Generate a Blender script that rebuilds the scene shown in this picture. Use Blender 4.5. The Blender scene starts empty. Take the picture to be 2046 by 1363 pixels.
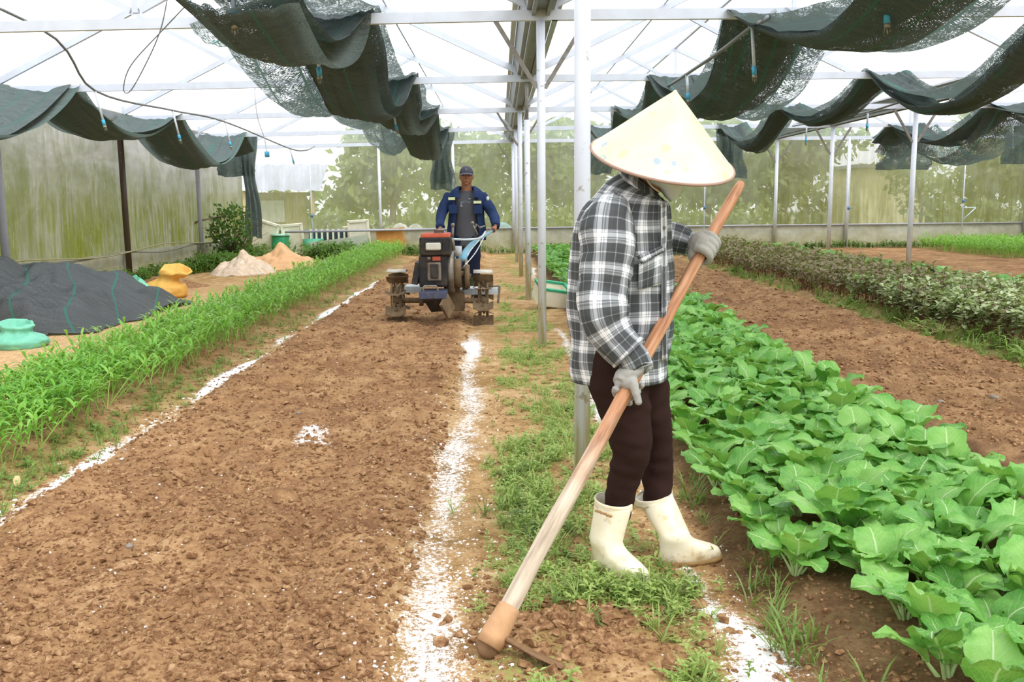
import bpy, math, random
import numpy as np
from mathutils import Vector, Matrix, Euler

random.seed(11)
RG = np.random.default_rng(11)
SC = bpy.context.scene
COL = SC.collection
PI = math.pi

# ------------------------------------------------------------------ camera
CAM_H, CAM_F = 1.242, 1850.0
_pi, _ya, _ro = .1474, .0124, -.0106
_f = np.array([math.sin(_ya)*math.cos(_pi), math.cos(_ya)*math.cos(_pi), -math.sin(_pi)])
_r = np.array([math.cos(_ya), -math.sin(_ya), 0.0]); _u = np.cross(_r, _f)
_r, _u = math.cos(_ro)*_r + math.sin(_ro)*_u, -math.sin(_ro)*_r + math.cos(_ro)*_u
cam_d = bpy.data.cameras.new('camera'); cam = bpy.data.objects.new('camera', cam_d); COL.objects.link(cam)
cam.matrix_world = Matrix(((_r[0], _u[0], -_f[0], 0), (_r[1], _u[1], -_f[1], 0), (_r[2], _u[2], -_f[2], CAM_H), (0, 0, 0, 1)))
cam_d.sensor_width = 36; cam_d.lens = CAM_F/2046*36; cam_d.clip_start = .05; cam_d.clip_end = 300
SC.camera = cam

# ------------------------------------------------------------------ light
SC.view_settings.view_transform = 'Standard'; SC.view_settings.look = 'None'
SC.view_settings.gamma = 1; SC.view_settings.use_curve_mapping = False
SC.view_settings.exposure = EXPO = 0.80
wd = bpy.data.worlds.new('overcast_sky'); SC.world = wd; wd.use_nodes = True
bg = wd.node_tree.nodes['Background']
bg.inputs[0].default_value = (.93, .965, 1, 1); bg.inputs[1].default_value = 1.05
sd = bpy.data.lights.new('sun', 'SUN'); sd.energy = 1.9; sd.angle = math.radians(35); sd.color = (1, .97, .92)
sun = bpy.data.objects.new('sun', sd); COL.objects.link(sun); sun.location = (6, -6, 12)
sun.rotation_euler = Vector((-.55, .45, -1)).to_track_quat('-Z', 'Y').to_euler()
cy = SC.cycles
cy.max_bounces = 7; cy.diffuse_bounces = 4; cy.glossy_bounces = 2; cy.transmission_bounces = 5; cy.transparent_max_bounces = 14
cy.caustics_reflective = False; cy.caustics_refractive = False; cy.sample_clamp_indirect = 6
cy.use_denoising = True

# a pixel of the photograph -> a point at real distance Y, or on the level z
def at(px, py, Y):
    d = _f + (px-1023)/CAM_F*_r - (py-681.5)/CAM_F*_u
    return np.array([0, 0, CAM_H]) + d*(Y/d[1])
def gr(px, py, z=0.0):
    d = _f + (px-1023)/CAM_F*_r - (py-681.5)/CAM_F*_u
    return np.array([0, 0, CAM_H]) + d*((z-CAM_H)/d[2])
def px_m(n, Y): return n*Y/CAM_F

# ------------------------------------------------------------------ noise
def _hash(ix, iy, iz, s):
    h = (ix.astype(np.int64)*374761393 + iy.astype(np.int64)*668265263 + iz.astype(np.int64)*2147483647 + s*974711) & 0xffffffff
    h = ((h ^ (h >> 13))*1274126177) & 0xffffffff
    h = (h ^ (h >> 16)) & 0xffffffff
    return h/4294967295.0
def vnoise(x, y, z=None, s=0):
    x = np.asarray(x, float); y = np.asarray(y, float); z = np.zeros_like(x) if z is None else np.asarray(z, float)
    ix, iy, iz = np.floor(x), np.floor(y), np.floor(z)
    fx, fy, fz = x-ix, y-iy, z-iz
    fx = fx*fx*(3-2*fx); fy = fy*fy*(3-2*fy); fz = fz*fz*(3-2*fz)
    r = 0
    for a in (0, 1):
        for b in (0, 1):
            for c in (0, 1):
                w = (fx if a else 1-fx)*(fy if b else 1-fy)*(fz if c else 1-fz)
                r = r + w*_hash(ix+a, iy+b, iz+c, s)
    return r*2-1
def fbm(x, y, z=None, o=4, s=0, g=.5):
    r, a = 0, 1
    for k in range(o):
        r = r + a*vnoise(np.asarray(x)*2**k, np.asarray(y)*2**k, None if z is None else np.asarray(z)*2**k, s+k*17); a *= g
    return r
def sstep(a, b, x):
    t = np.clip((x-a)/(b-a), 0, 1); return t*t*(3-2*t)

# ------------------------------------------------------------------ mesh building
def mesh_np(name, V, F, mats, uv=None, smooth=True, mi=None, col=None):
    """V (n,3); F a list of tuples or an (m,k) array"""
    me = bpy.data.meshes.new(name)
    V = np.asarray(V, np.float32)
    if isinstance(F, np.ndarray):
        m, k = F.shape
        li = F.astype(np.int32).ravel(); st = np.arange(0, m*k, k, dtype=np.int32)
    else:
        m = len(F); ln = np.fromiter((len(f) for f in F), np.int32, m)
        li = np.fromiter((i for f in F for i in f), np.int32); st = np.concatenate([[0], np.cumsum(ln)[:-1]]).astype(np.int32)
    me.vertices.add(len(V)); me.vertices.foreach_set('co', V.ravel())
    me.loops.add(len(li)); me.loops.foreach_set('vertex_index', li)
    me.polygons.add(m); me.polygons.foreach_set('loop_start', st)
    if mi is not None: me.polygons.foreach_set('material_index', np.asarray(mi, np.int32))
    me.polygons.foreach_set('use_smooth', np.full(m, bool(smooth)))
    if uv is not None:
        ul = me.uv_layers.new(name='UVMap'); ul.data.foreach_set('uv', np.asarray(uv, np.float32)[li].ravel())
    if col is not None:
        ca = me.color_attributes.new('mask', 'FLOAT_COLOR', 'POINT'); ca.data.foreach_set('color', np.asarray(col, np.float32).ravel())
    me.update(calc_edges=True); me.validate()
    for mm in (mats if isinstance(mats, (list, tuple)) else [mats]): me.materials.append(mm)
    return me

class MB:
    def __init__(s): s.V = []; s.F = []; s.M = []; s.U = []; s.n = 0
    def add(s, V, F, m=0, uv=None):
        V = np.asarray(V, float).reshape(-1, 3); b = s.n
        s.V.append(V); s.n += len(V)
        s.U.append(np.zeros((len(V), 2)) if uv is None else np.asarray(uv, float))
        s.F += [tuple(int(i)+b for i in f) for f in F]; s.M += [m]*len(F)
        return s
    def box(s, c, size, rot=None, m=0, taper=1.0):
        x, y, z = np.array(size)/2.0
        P = np.array([(-x, -y, -z), (x, -y, -z), (x, y, -z), (-x, y, -z), (-x*taper, -y*taper, z), (x*taper, -y*taper, z), (x*taper, y*taper, z), (-x*taper, y*taper, z)])
        if rot is not None: P = P @ np.array(Euler(rot).to_matrix()).T
        return s.add(P+np.array(c), [(0, 3, 2, 1), (4, 5, 6, 7), (0, 1, 5, 4), (1, 2, 6, 5), (2, 3, 7, 6), (3, 0, 4, 7)], m)
    def bar(s, a, b, w, h, m=0, ref=(0, 0, 1)):
        a = np.array(a, float); b = np.array(b, float); t = b-a; t = t/np.linalg.norm(t); ref = np.array(ref, float)
        if abs(t@ref) > .98: ref = np.array([1.0, 0, 0])
        e1 = np.cross(t, ref); e1 /= np.linalg.norm(e1); e2 = np.cross(e1, t)
        P = [p+e1*w/2*i+e2*h/2*j for p in (a, b) for i, j in ((-1, -1), (1, -1), (1, 1), (-1, 1))]
        return s.add(P, [(3, 2, 1, 0), (4, 5, 6, 7), (0, 1, 5, 4), (1, 2, 6, 5), (2, 3, 7, 6), (3, 0, 4, 7)], m)
    def rings(s, R, m=0, caps=(True, True), closed=True, uv=None):
        """R: list of (n,3) arrays"""
        n = len(R[0]); k = len(R); V = np.concatenate(R); F = []
        w = n if closed else n-1
        for i in range(k-1):
            for j in range(w):
                q = (j+1) % n
                F.append((i*n+j, i*n+q, (i+1)*n+q, (i+1)*n+j))
        if caps[0]: F.append(tuple(range(n-1, -1, -1)))
        if caps[1]: F.append(tuple((k-1)*n+j for j in range(n)))
        return s.add(V, F, m, uv)
    def tube(s, pts, rad, n=8, m=0, caps=(True, True), ref=(0, 0, 1), per=1, flat=1.0):
        P, Rr = resample(pts, rad, per); s.rings(tube_rings(P, Rr, n, ref, flat), m, caps); return s
    def cyl(s, a, b, r, n=12, m=0, r2=None):
        return s.tube([a, b], [r, r if r2 is None else r2], n, m)
    def ball(s, c, r, n=10, m=0, rot=None):
        r = np.array(r if np.ndim(r) else (r, r, r), float); R = []
        for i in range(n+1):
            t = PI*i/n; a = np.arange(2*n)*PI/n; rr = max(math.sin(t), 1e-3)
            P = np.stack([np.cos(a)*rr, np.sin(a)*rr, np.full(2*n, -math.cos(t))], 1)*r
            if rot is not None: P = P @ np.array(Euler(rot).to_matrix()).T
            R.append(P+np.array(c))
        return s.rings(R, m)
    def arrays(s): return np.concatenate(s.V), s.F, s.M, np.concatenate(s.U)
    def mesh(s, name, mats, smooth=True, org=(0, 0, 0), uv=False):
        V, F, M, U = s.arrays()
        return mesh_np(name, V-np.array(org), F, mats, uv=U if uv else None, smooth=smooth, mi=M)

def resample(pts, rad, per):
    P = np.asarray(pts, float); Rr = np.asarray([rad]*len(P) if np.ndim(rad) == 0 else rad, float)
    if per <= 1 or len(P) < 3: return P, Rr
    A = np.concatenate([P, Rr[:, None]], 1)
    A = np.concatenate([[2*A[0]-A[1]], A, [2*A[-1]-A[-2]]])
    out = []
    for i in range(1, len(A)-2):
        for k in range(per):
            t = k/per; p0, p1, p2, p3 = A[i-1:i+3]
            out.append(.5*((2*p1)+(-p0+p2)*t+(2*p0-5*p1+4*p2-p3)*t*t+(-p0+3*p1-3*p2+p3)*t**3))
    out.append(A[-2]); out = np.array(out)
    return out[:, :3], np.maximum(out[:, 3], 1e-4)
def crom(K, per):
    K = np.asarray(K, float); A = np.concatenate([[2*K[0]-K[1]], K, [2*K[-1]-K[-2]]]); out = []
    for i in range(1, len(A)-2):
        for k in range(per):
            t = k/per; p0, p1, p2, p3 = A[i-1:i+3]
            out.append(.5*((2*p1)+(-p0+p2)*t+(2*p0-5*p1+4*p2-p3)*t*t+(-p0+3*p1-3*p2+p3)*t**3))
    out.append(A[-2]); return np.array(out)
def tube_rings(P, R, n, ref=(0, 0, 1), flat=1.0, ph=0.0):
    T = np.gradient(P, axis=0); T /= np.linalg.norm(T, axis=1)[:, None]+1e-9
    ref = np.array(ref, float)
    if abs(T[0]@ref) > .95: ref = np.array([1.0, 0, 0]) if abs(T[0][0]) < .9 else np.array([0, 1.0, 0])
    e1 = np.cross(T[0], ref); e1 /= np.linalg.norm(e1); out = []; a = np.arange(n)*2*PI/n+ph
    for i in range(len(P)):
        e1 = e1-T[i]*(e1@T[i]); e1 /= np.linalg.norm(e1); e2 = np.cross(e1, T[i])
        out.append(P[i]+R[i]*(np.cos(a)[:, None]*e1+flat*np.sin(a)[:, None]*e2))
    return out

def link(name, data, parent=None, kind=None):
    o = bpy.data.objects.new(name, data); COL.objects.link(o)
    if parent is not None: o.parent = parent
    if kind: o['kind'] = kind
    return o
def tag(o, label=None, cat=None, group=None, kind=None):
    if label: o['label'] = label
    if cat: o['category'] = cat
    if group: o['group'] = group
    if kind: o['kind'] = kind
    return o
def thing(name, label, cat, loc=(0, 0, 0), group=None, rz=0):
    o = bpy.data.objects.new(name, None); COL.objects.link(o); o.location = loc; o.rotation_euler = (0, 0, rz)
    o.empty_display_size = .1
    return tag(o, label, cat, group)
def part(name, mb, mats, parent=None, smooth=True, uv=False, label=None, local=False, kind=None):
    """mb is in world coordinates unless local; the part is stored relative to its thing"""
    org = (0, 0, 0)
    if parent is not None and not local:
        p = parent; org = np.zeros(3)
        while p is not None: org = org+np.array(p.location); p = p.parent
    o = link(name, mb.mesh(name, mats, smooth, org, uv), parent, kind)
    if label: o['label'] = label
    return o
def single(name, mb, mats, label, cat, org, group=None, smooth=True, uv=False, kind=None):
    o = link(name, mb.mesh(name, mats, smooth, org, uv)); o.location = org
    return tag(o, label, cat, group, kind)
def remesh(mb, voxel, sm=2, name='tmp', fac=.5):
    me = mb.mesh(name, [], True); o = bpy.data.objects.new(name, me); COL.objects.link(o)
    m = o.modifiers.new('r', 'REMESH'); m.mode = 'VOXEL'; m.voxel_size = voxel
    if sm: s = o.modifiers.new('s', 'SMOOTH'); s.iterations = sm; s.factor = fac
    dg = bpy.context.evaluated_depsgraph_get(); ev = o.evaluated_get(dg); em = ev.to_mesh()
    n = len(em.vertices); V = np.zeros(n*3, np.float32); em.vertices.foreach_get('co', V); V = V.reshape(-1, 3).astype(float)
    F = [tuple(p.vertices) for p in em.polygons]
    ev.to_mesh_clear(); bpy.data.objects.remove(o); bpy.data.meshes.remove(me)
    r = MB(); r.V = [V]; r.F = F; r.M = [0]*len(F); r.U = [np.zeros((n, 2))]; r.n = n
    return r
def vnormals(V, F):
    N = np.zeros_like(V)
    Q = np.array([(f[0], f[1], f[2]) for f in F]); nn = np.cross(V[Q[:, 1]]-V[Q[:, 0]], V[Q[:, 2]]-V[Q[:, 0]])
    for k in range(3): np.add.at(N, Q[:, k], nn)
    return N/(np.linalg.norm(N, axis=1)[:, None]+1e-12)

# ------------------------------------------------------------------ materials
def lin(c):
    if isinstance(c, str):
        c = c.lstrip('#'); c = [int(c[i:i+2], 16)/255 for i in (0, 2, 4)]
        c = [x/12.92 if x <= .04045 else ((x+.055)/1.055)**2.4 for x in c]
    return (c[0], c[1], c[2], 1.0)
class NT:
    def __init__(s, name):
        s.m = bpy.data.materials.new(name); s.m.use_nodes = True; s.t = s.m.node_tree; s.t.nodes.clear()
        s.out = s.t.nodes.new('ShaderNodeOutputMaterial')
    def n(s, typ, ins=None, **at):
        nd = s.t.nodes.new('ShaderNode'+typ)
        for k, v in at.items(): setattr(nd, k, v)
        for k, v in (ins or {}).items():
            so = nd.inputs[k]
            if isinstance(v, bpy.types.NodeSocket): s.t.links.new(v, so)
            elif v is not None: so.default_value = v
        return nd
    def math(s, op, a, b=0.0, c=None, clamp=False):
        nd = s.n('Math', {0: a, 1: b}, operation=op, use_clamp=clamp)
        if c is not None:
            if isinstance(c, bpy.types.NodeSocket): s.t.links.new(c, nd.inputs[2])
            else: nd.inputs[2].default_value = c
        return nd.outputs[0]
    def coord(s, kind='Object', scale=(1, 1, 1), loc=(0, 0, 0), rot=(0, 0, 0)):
        tc = s.n('TexCoord'); mp = s.n('Mapping', {0: tc.outputs[kind], 'Scale': scale, 'Location': loc, 'Rotation': rot}); return mp.outputs[0]
    def world(s, scale=(1, 1, 1)):
        g = s.n('NewGeometry'); mp = s.n('Mapping', {0: g.outputs['Position'], 'Scale': scale}); return mp.outputs[0]
    def noise(s, vec, scale=5, detail=3, rough=.55, dist=0, out=0):
        return s.n('TexNoise', {'Vector': vec, 'Scale': scale, 'Detail': detail, 'Roughness': rough, 'Distortion': dist}).outputs[out]
    def ramp(s, fac, stops, interp='LINEAR'):
        nd = s.n('ValToRGB', {0: fac}); cr = nd.color_ramp; cr.interpolation = interp
        while len(cr.elements) < len(stops): cr.elements.new(.5)
        for e, (p, c) in zip(cr.elements, stops):
            e.position = p; e.color = lin(c) if isinstance(c, str) else ((c, c, c, 1) if np.ndim(c) == 0 else tuple(c)+(1,)*(4-len(c)))
        return nd.outputs[0]
    def mix(s, fac, a, b, blend='MIX'):
        nd = s.n('Mix', None, data_type='RGBA', blend_type=blend, clamp_factor=True)
        for i, v in ((0, fac), (6, a), (7, b)):
            if isinstance(v, bpy.types.NodeSocket): s.t.links.new(v, nd.inputs[i])
            elif i == 0: nd.inputs[0].default_value = v
            else: nd.inputs[i].default_value = lin(v)
        return nd.outputs[2]
    def sm(s, a, b, x):   # smoothstep
        return s.n('MapRange', {0: x, 1: a, 2: b, 3: 0.0, 4: 1.0}, interpolation_type='SMOOTHSTEP').outputs[0]
    def bump(s, h, st=.3, d=.01, nrm=None):
        return s.n('Bump', {'Height': h, 'Strength': st, 'Distance': d, 'Normal': nrm}).outputs[0]
    def bsdf(s, col, rough=.6, metal=0, nrm=None, spec=.3, **kw):
        ins = {'Base Color': col if isinstance(col, bpy.types.NodeSocket) else lin(col), 'Roughness': rough, 'Metallic': metal, 'Specular IOR Level': spec}
        if nrm is not None: ins['Normal'] = nrm
        ins.update(kw); return s.n('BsdfPrincipled', ins).outputs[0]
    def mixs(s, fac, a, b): return s.n('MixShader', {0: fac, 1: a, 2: b}).outputs[0]
    def done(s, sh): s.t.links.new(sh, s.out.inputs[0]); return s.m

def simple(name, col, rough=.6, metal=0.0, var=.12, scale=9, bump=.0, bs=40, spec=.3, dirt=None, dfac=.5):
    t = NT(name); c = t.coord()
    n = t.noise(c, scale, 4); a = np.array(lin(col)[:3])
    base = t.ramp(n, [(.3, tuple(a*(1-var))), (.7, tuple(np.minimum(a*(1+var), 1)))])
    if dirt:
        d = t.noise(c, scale*.6, 5, .7, .5); base = t.mix(t.sm(.5, .72, d) if dfac >= 1 else t.math('MULTIPLY', t.sm(.42, .7, d), dfac), base, dirt)
    nr = t.bump(t.noise(c, bs, 4), bump, .004) if bump else None
    return t.done(t.bsdf(base, rough, metal, nr, spec))
def leafmat(name, stops, rough=.45, tr=.3, vein=None, scale=6, holes=False, rnd=.25):
    t = NT(name); c = t.coord(); n = t.noise(c, scale, 3)
    oi = t.n('ObjectInfo').outputs['Random']
    f = t.math('ADD', t.math('MULTIPLY', n, 1-rnd), t.math('MULTIPLY', oi, rnd))
    col = t.ramp(f, stops)
    nr = None; hole = None
    if vein:
        uv = t.n('UVMap').outputs[0]; sp = t.n('SeparateXYZ', {0: uv}); u, v = sp.outputs[0], sp.outputs[1]
        au = t.math('ABSOLUTE', t.math('SUBTRACT', u, .5))
        mid = t.math('SUBTRACT', 1.0, t.sm(.008, .035, t.math('MULTIPLY', au, t.math('ADD', .6, v))))
        w = t.math('SUBTRACT', v, t.math('MULTIPLY', au, 1.05))
        fr = t.math('ABSOLUTE', t.math('SUBTRACT', t.math('FRACT', t.math('ADD', t.math('MULTIPLY', w, 6.5), t.math('MULTIPLY', n, .5))), .5))
        side = t.math('MULTIPLY', t.math('SUBTRACT', 1.0, t.sm(.0, .06, fr)), t.math('SUBTRACT', 1.0, t.sm(.15, .48, au)))
        n2 = t.n('TexVoronoi', {'Vector': uv, 'Scale': 16.0}, feature='DISTANCE_TO_EDGE').outputs[0]
        net = t.math('MULTIPLY', t.math('SUBTRACT', 1.0, t.sm(0, .06, n2)), .22)
        vf = t.math('MAXIMUM', t.math('MULTIPLY', mid, .85), t.math('MAXIMUM', t.math('MULTIPLY', side, .65), net))
        col = t.mix(vf, col, vein)
        nr = t.bump(t.math('SUBTRACT', t.noise(c, 45, 2), t.math('MULTIPLY', t.math('MAXIMUM', mid, side), .8)), .35, .004)
        if holes:
            vo = t.n('TexVoronoi', {'Vector': c, 'Scale': 26.0}); r = t.n('SeparateXYZ', {0: vo.outputs['Color']}).outputs[0]
            hole = t.math('MULTIPLY', t.math('LESS_THAN', vo.outputs['Distance'], .17), t.math('GREATER_THAN', r, .86))
    a = t.bsdf(col, rough, 0, nr, .35); b = t.n('BsdfTranslucent', {'Color': t.mix(.5, col, '#b8e05a')}).outputs[0]
    sh = t.mixs(tr, a, b)
    if hole is not None: sh = t.mixs(hole, sh, t.n('BsdfTransparent').outputs[0])
    return t.done(sh)

# ------------------------------------------------------------------ layout of the greenhouse
X0, XL, XR, XE = .368, -6.37, 7.07, 13.8      # post rows: middle, left wall, right row, right wall
Y0, DY = 4.126, 3.941                         # first middle post, spacing
YF = Y0+5*DY                                  # far wall
TR = [Y0+i*DY for i in range(-2, 6)]          # truss positions
ZB = 2.757                                    # underside of the truss chords
ZK = .60                                      # top of the knee wall

M = {}
def mk_post(name, col, dirt, hi=.7, rust=None):
    t = NT(name); g = t.n('NewGeometry').outputs['Position']; z = t.n('SeparateXYZ', {0: g}).outputs[2]
    n = t.noise(g, 9, 4, .6); st = t.noise(t.world((30, 30, 3)), 1, 3)
    f = t.math('MULTIPLY', t.math('SUBTRACT', 1.0, t.sm(.25, hi+.25, t.math('ADD', z, t.math('MULTIPLY', t.math('SUBTRACT', n, .5), .9)))), t.sm(.3, .65, st))
    c = t.mix(t.math('MULTIPLY', f, .9), t.ramp(t.noise(g, 3, 3), [(.3, col), (.7, tuple(min(1, x*1.12) for x in lin(col)[:3]))]), dirt)
    sp = t.sm(.66, .72, t.noise(g, 14, 3)); c = t.mix(t.math('MULTIPLY', sp, .6), c, rust or '#8a7458')
    return t.done(t.bsdf(c, .42, 0, None, .4))
M['post'] = mk_post('white_painted_pipe', '#d4d8e4', '#b5ad72')
M['post_dark'] = mk_post('rusty_pipe', '#4a3a30', '#5c4a30')
M['post_grey'] = mk_post('grey_pipe', '#a5a4b0', '#8b8a5c', .4)
M['truss'] = simple('pale_painted_steel', '#d3d9e6', .45, 0, .05, 5, dirt='#a08a7a', dfac=.12)
M['gutter'] = simple('galvanised_sheet', '#8e9496', .45, .35, .12, 3, dirt='#6b6a60', dfac=.5)
M['brace'] = simple('weathered_brace', '#8e8a86', .55, .1, .2, 12, dirt='#6a5a48', dfac=.5)

t = NT('roof_film'); g = t.world((1, 1, 1)); n = t.noise(t.world((1.2, .25, 1)), 1.5, 4)
tl = t.n('BsdfTranslucent', {'Color': t.ramp(n, [(.35, '#f2f5f6'), (.75, '#fdfdfd')])}).outputs[0]
M['roof'] = t.done(t.mixs(t.ramp(n, [(.3, .55), (.8, .72)]), tl, t.n('BsdfTransparent', {'Color': (.97, .98, .99, 1)}).outputs[0]))

def film_wall(name, base, algae, dark, op_lo, op_hi, lo=.55, hi=2.0, axis=0, streak=1.0):
    t = NT(name); g = t.n('NewGeometry').outputs['Position']; z = t.n('SeparateXYZ', {0: g}).outputs[2]
    big = t.noise(t.world((.9, .9, .7)), 1.0, 5, .6, .4); st = t.noise(t.world((9, 9, .9)), 1.0, 6, .65, .3); fine = t.noise(t.world((30, 30, 3.2)), 1.0, 4, .7)
    grad = t.math('SUBTRACT', 1.0, t.sm(lo, hi, t.math('ADD', z, t.math('MULTIPLY', t.math('SUBTRACT', big, .5), 1.6))))
    a = t.math('MULTIPLY', t.sm(.28, .62, t.math('ADD', t.math('MULTIPLY', st, .6), t.math('MULTIPLY', big, .4))), grad)
    wh = t.math('MULTIPLY', t.sm(.58, .72, fine), t.sm(.42, .6, st))
    c = t.mix(a, t.mix(t.noise(t.world((2, 2, 6)), 1, 4), base, '#cfcbcb'), t.mix(t.sm(.4, .7, fine), algae, dark))
    pt = t.sm(.42, .66, t.noise(t.world((1.6, 1.6, 1.1)), 1.0, 5, .65, .8)); c = t.mix(t.math('MULTIPLY', pt, .45), c, dark)
    c = t.mix(t.math('MULTIPLY', wh, .75*streak), c, '#e2e4dc')
    op = t.math('ADD', op_lo, t.math('MULTIPLY', a, op_hi-op_lo)); op = t.math('SUBTRACT', op, t.math('MULTIPLY', wh, .1), clamp=True)
    nr = t.bump(t.noise(t.world((3, 3, .8)), 2, 3), .3, .03)
    sh = t.mixs(.62, t.n('BsdfDiffuse', {'Color': c, 'Normal': nr}).outputs[0], t.n('BsdfTranslucent', {'Color': c}).outputs[0])
    gl = t.n('BsdfGlossy', {'Color': (.9, .9, .9, 1), 'Roughness': .35, 'Normal': nr}).outputs[0]
    sh = t.mixs(.04, sh, gl)
    return t.done(t.mixs(op, t.n('BsdfTransparent').outputs[0], sh))
M['film_left'] = film_wall('algae_film_left', '#a8a19b', '#8e923c', '#6b7220', .97, 1.0, 1.0, 2.35)
M['film_far'] = film_wall('algae_film_far', '#cfcdb4', '#a9a672', '#8b8a4c', .40, .66, .8, 4.2, streak=.5)
M['film_right'] = film_wall('algae_film_right', '#b8b48c', '#918d4e', '#737033', .52, .84, .8, 4.2, streak=.5)

t = NT('stained_concrete'); g = t.n('NewGeometry').outputs['Position']; z = t.n('SeparateXYZ', {0: g}).outputs[2]
n = t.noise(g, 2.2, 5, .65); c = t.ramp(t.noise(g, 5, 5), [(.3, '#a9a895'), (.7, '#cfcdbf')])
gd = t.math('SUBTRACT', 1.0, t.sm(.0, .62, t.math('ADD', z, t.math('MULTIPLY', t.math('SUBTRACT', n, .5), .9))))
c = t.mix(t.math('MULTIPLY', gd, .7), c, '#a39a5c'); c = t.mix(t.math('MULTIPLY', t.sm(.55, .75, n), .5), c, '#c9c28e')
M['concrete'] = t.done(t.bsdf(c, .85, 0, t.bump(t.noise(g, 30, 4), .25, .01)))

# ------------------------------------------------------------------ ground
def bedprof(x, a, b, w=.12): return sstep(a-w, a+w, x)*(1-sstep(b-w, b+w, x))
LEFT_A, LEFT_B, RB_A, RB_B = -1.93, -.36, 2.2, 3.78
def height(x, y, fine=True):
    x = np.asarray(x, float); y = np.asarray(y, float)
    wx = x+.03*vnoise(y*.8, y*0, s=3)
    h = .045*bedprof(wx, LEFT_A, LEFT_B, .1) + .055*bedprof(wx, RB_A, RB_B, .12) + .10*bedprof(wx, -3.15, -2.4, .2)*.6 + .05*bedprof(wx, .86, 2.25, .12) + .07*bedprof(wx, 3.95, 6.6, .2)
    h = h + .03*bedprof(wx, 8.0, 14, .2)
    h = h+.02*fbm(x*1.6, y*1.6, o=2, s=5)
    til = np.maximum(bedprof(wx, LEFT_A, LEFT_B, .06), bedprof(wx, RB_A, RB_B, .08))
    h = h - til*.022*np.exp(-((wx+1.42)/.09)**2) - til*.018*np.exp(-((wx+.72)/.1)**2)
    h = h + til*.026*fbm(x*7, y*5, o=2, s=21)
    if fine:
        a = np.abs(vnoise(x*22, y*22, s=31)); b = vnoise(x*46, y*46, s=32); c = vnoise(x*11, y*11, s=37)
        h = h + (.35+.65*til)*(.010*(1-a)*.6 + .0055*b + .009*c)
    d = np.exp(-(((x-.2)/.33)**2+((y-2.62)/.3)**2))          # soil freshly opened by the hoe
    h = h+d*(.018*np.abs(vnoise(x*13, y*13, s=41))*2-.012)
    return h
def masks(x, y):
    wx = x+.05*vnoise(y*1.3, x*2, s=7)+.025*vnoise(y*6, x*6, s=8)
    lime = 1.05*np.exp(-((wx+2.0)/.10)**2)*(.66+.5*vnoise(y*1.4+3, y*0, s=51)).clip(.3, 1)*sstep(22, 14, y)
    r = np.exp(-(((wx+.24+.03*np.sin(y*1.9))/(.15+.05*sstep(4.2, 2.6, y))))**2)*sstep(9.6, 8.6, y)*(.88+.22*vnoise(y*1.5, x*3, s=52))
    lime = np.maximum(lime, .93*r)
    r2 = np.exp(-((wx-.60)/.085)**2)*(.75+.5*vnoise(y*1.2, y*0, s=53))*sstep(3.9, 3.1, y)
    r2 = np.maximum(r2, .85*np.exp(-((wx-.62)/.075)**2)*(.5+.6*vnoise(y*.9+8, y*0, s=55)))
    r2 = np.maximum(r2, 1.0*np.exp(-(((wx-.66+.06*(y-2.35))/.15)**2+((y-2.35)/.6)**2))*(.9+.25*vnoise(x*8, y*8, s=58)))
    lime = np.maximum(lime, r2)
    til = bedprof(wx, LEFT_A, LEFT_B, .05)
    sp = til*(.34*sstep(.25, .75, fbm(x*2.1+1, y*1.2, o=3, s=61))+.06)
    sp = sp+til*.5*np.exp(-(((x+1.05)/.28)**2+((y-4.75)/.5)**2))*(.6+.6*vnoise(x*9, y*9, s=64))
    lime = np.maximum(lime, sp)
    tilled = np.maximum(til, bedprof(wx, RB_A-.05, RB_B, .06))
    tilled = np.maximum(tilled, np.exp(-(((x-.22)/.36)**2+((y-2.6)/.34)**2))*.9)
    tilled = np.maximum(tilled, .75*bedprof(wx, .7, 2.35, .05)); tilled = np.maximum(tilled, bedprof(wx, 6.6, 14, .1))
    tilled = np.maximum(tilled, .5*bedprof(wx, -2.6, -2.2, .1))
    moss = bedprof(wx, -.02, .58, .06)*sstep(-.15, .45, fbm(x*3.1, y*2.2, o=3, s=71))
    moss = np.maximum(moss, .55*bedprof(wx, -2.4, -2.05, .08)*sstep(.0, .5, fbm(x*3, y*2, o=3, s=72)))
    moss = np.maximum(moss, .8*bedprof(wx, 3.72, 4.1, .08)*sstep(-.2, .4, fbm(x*3, y*2, o=3, s=73)))
    moss = moss*(1-.9*np.exp(-(((x-.22)/.3)**2+((y-2.6)/.26)**2)))
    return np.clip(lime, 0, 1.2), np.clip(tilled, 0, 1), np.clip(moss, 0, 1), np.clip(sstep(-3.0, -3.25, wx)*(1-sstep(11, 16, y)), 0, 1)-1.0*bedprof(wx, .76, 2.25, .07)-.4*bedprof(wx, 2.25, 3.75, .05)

t = NT('greenhouse_soil'); g = t.n('NewGeometry').outputs['Position']
at_ = t.n('Attribute', None, attribute_name='mask'); sp = t.n('SeparateColor', {0: at_.outputs['Color']}); al = at_.outputs['Alpha']
Lm, Tm, Mm = sp.outputs[0], sp.outputs[1], sp.outputs[2]
n1 = t.noise(g, 7, 6, .65); n2 = t.noise(g, 55, 4, .7); n3 = t.noise(g, 1.3, 4, .6); n4 = t.noise(g, 230, 3, .7)
mixn = t.math('ADD', t.math('MULTIPLY', n1, .45), t.math('ADD', t.math('MULTIPLY', n2, .35), t.math('MULTIPLY', n3, .3)))
till = t.ramp(mixn, [(.40, '#6b4a33'), (.50, '#886446'), (.58, '#a27d57'), (.68, '#bc9973')])
path = t.ramp(mixn, [(.40, '#7a6138'), (.5, '#9c7a4e'), (.58, '#b8956a'), (.68, '#cdb48c')])
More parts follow.
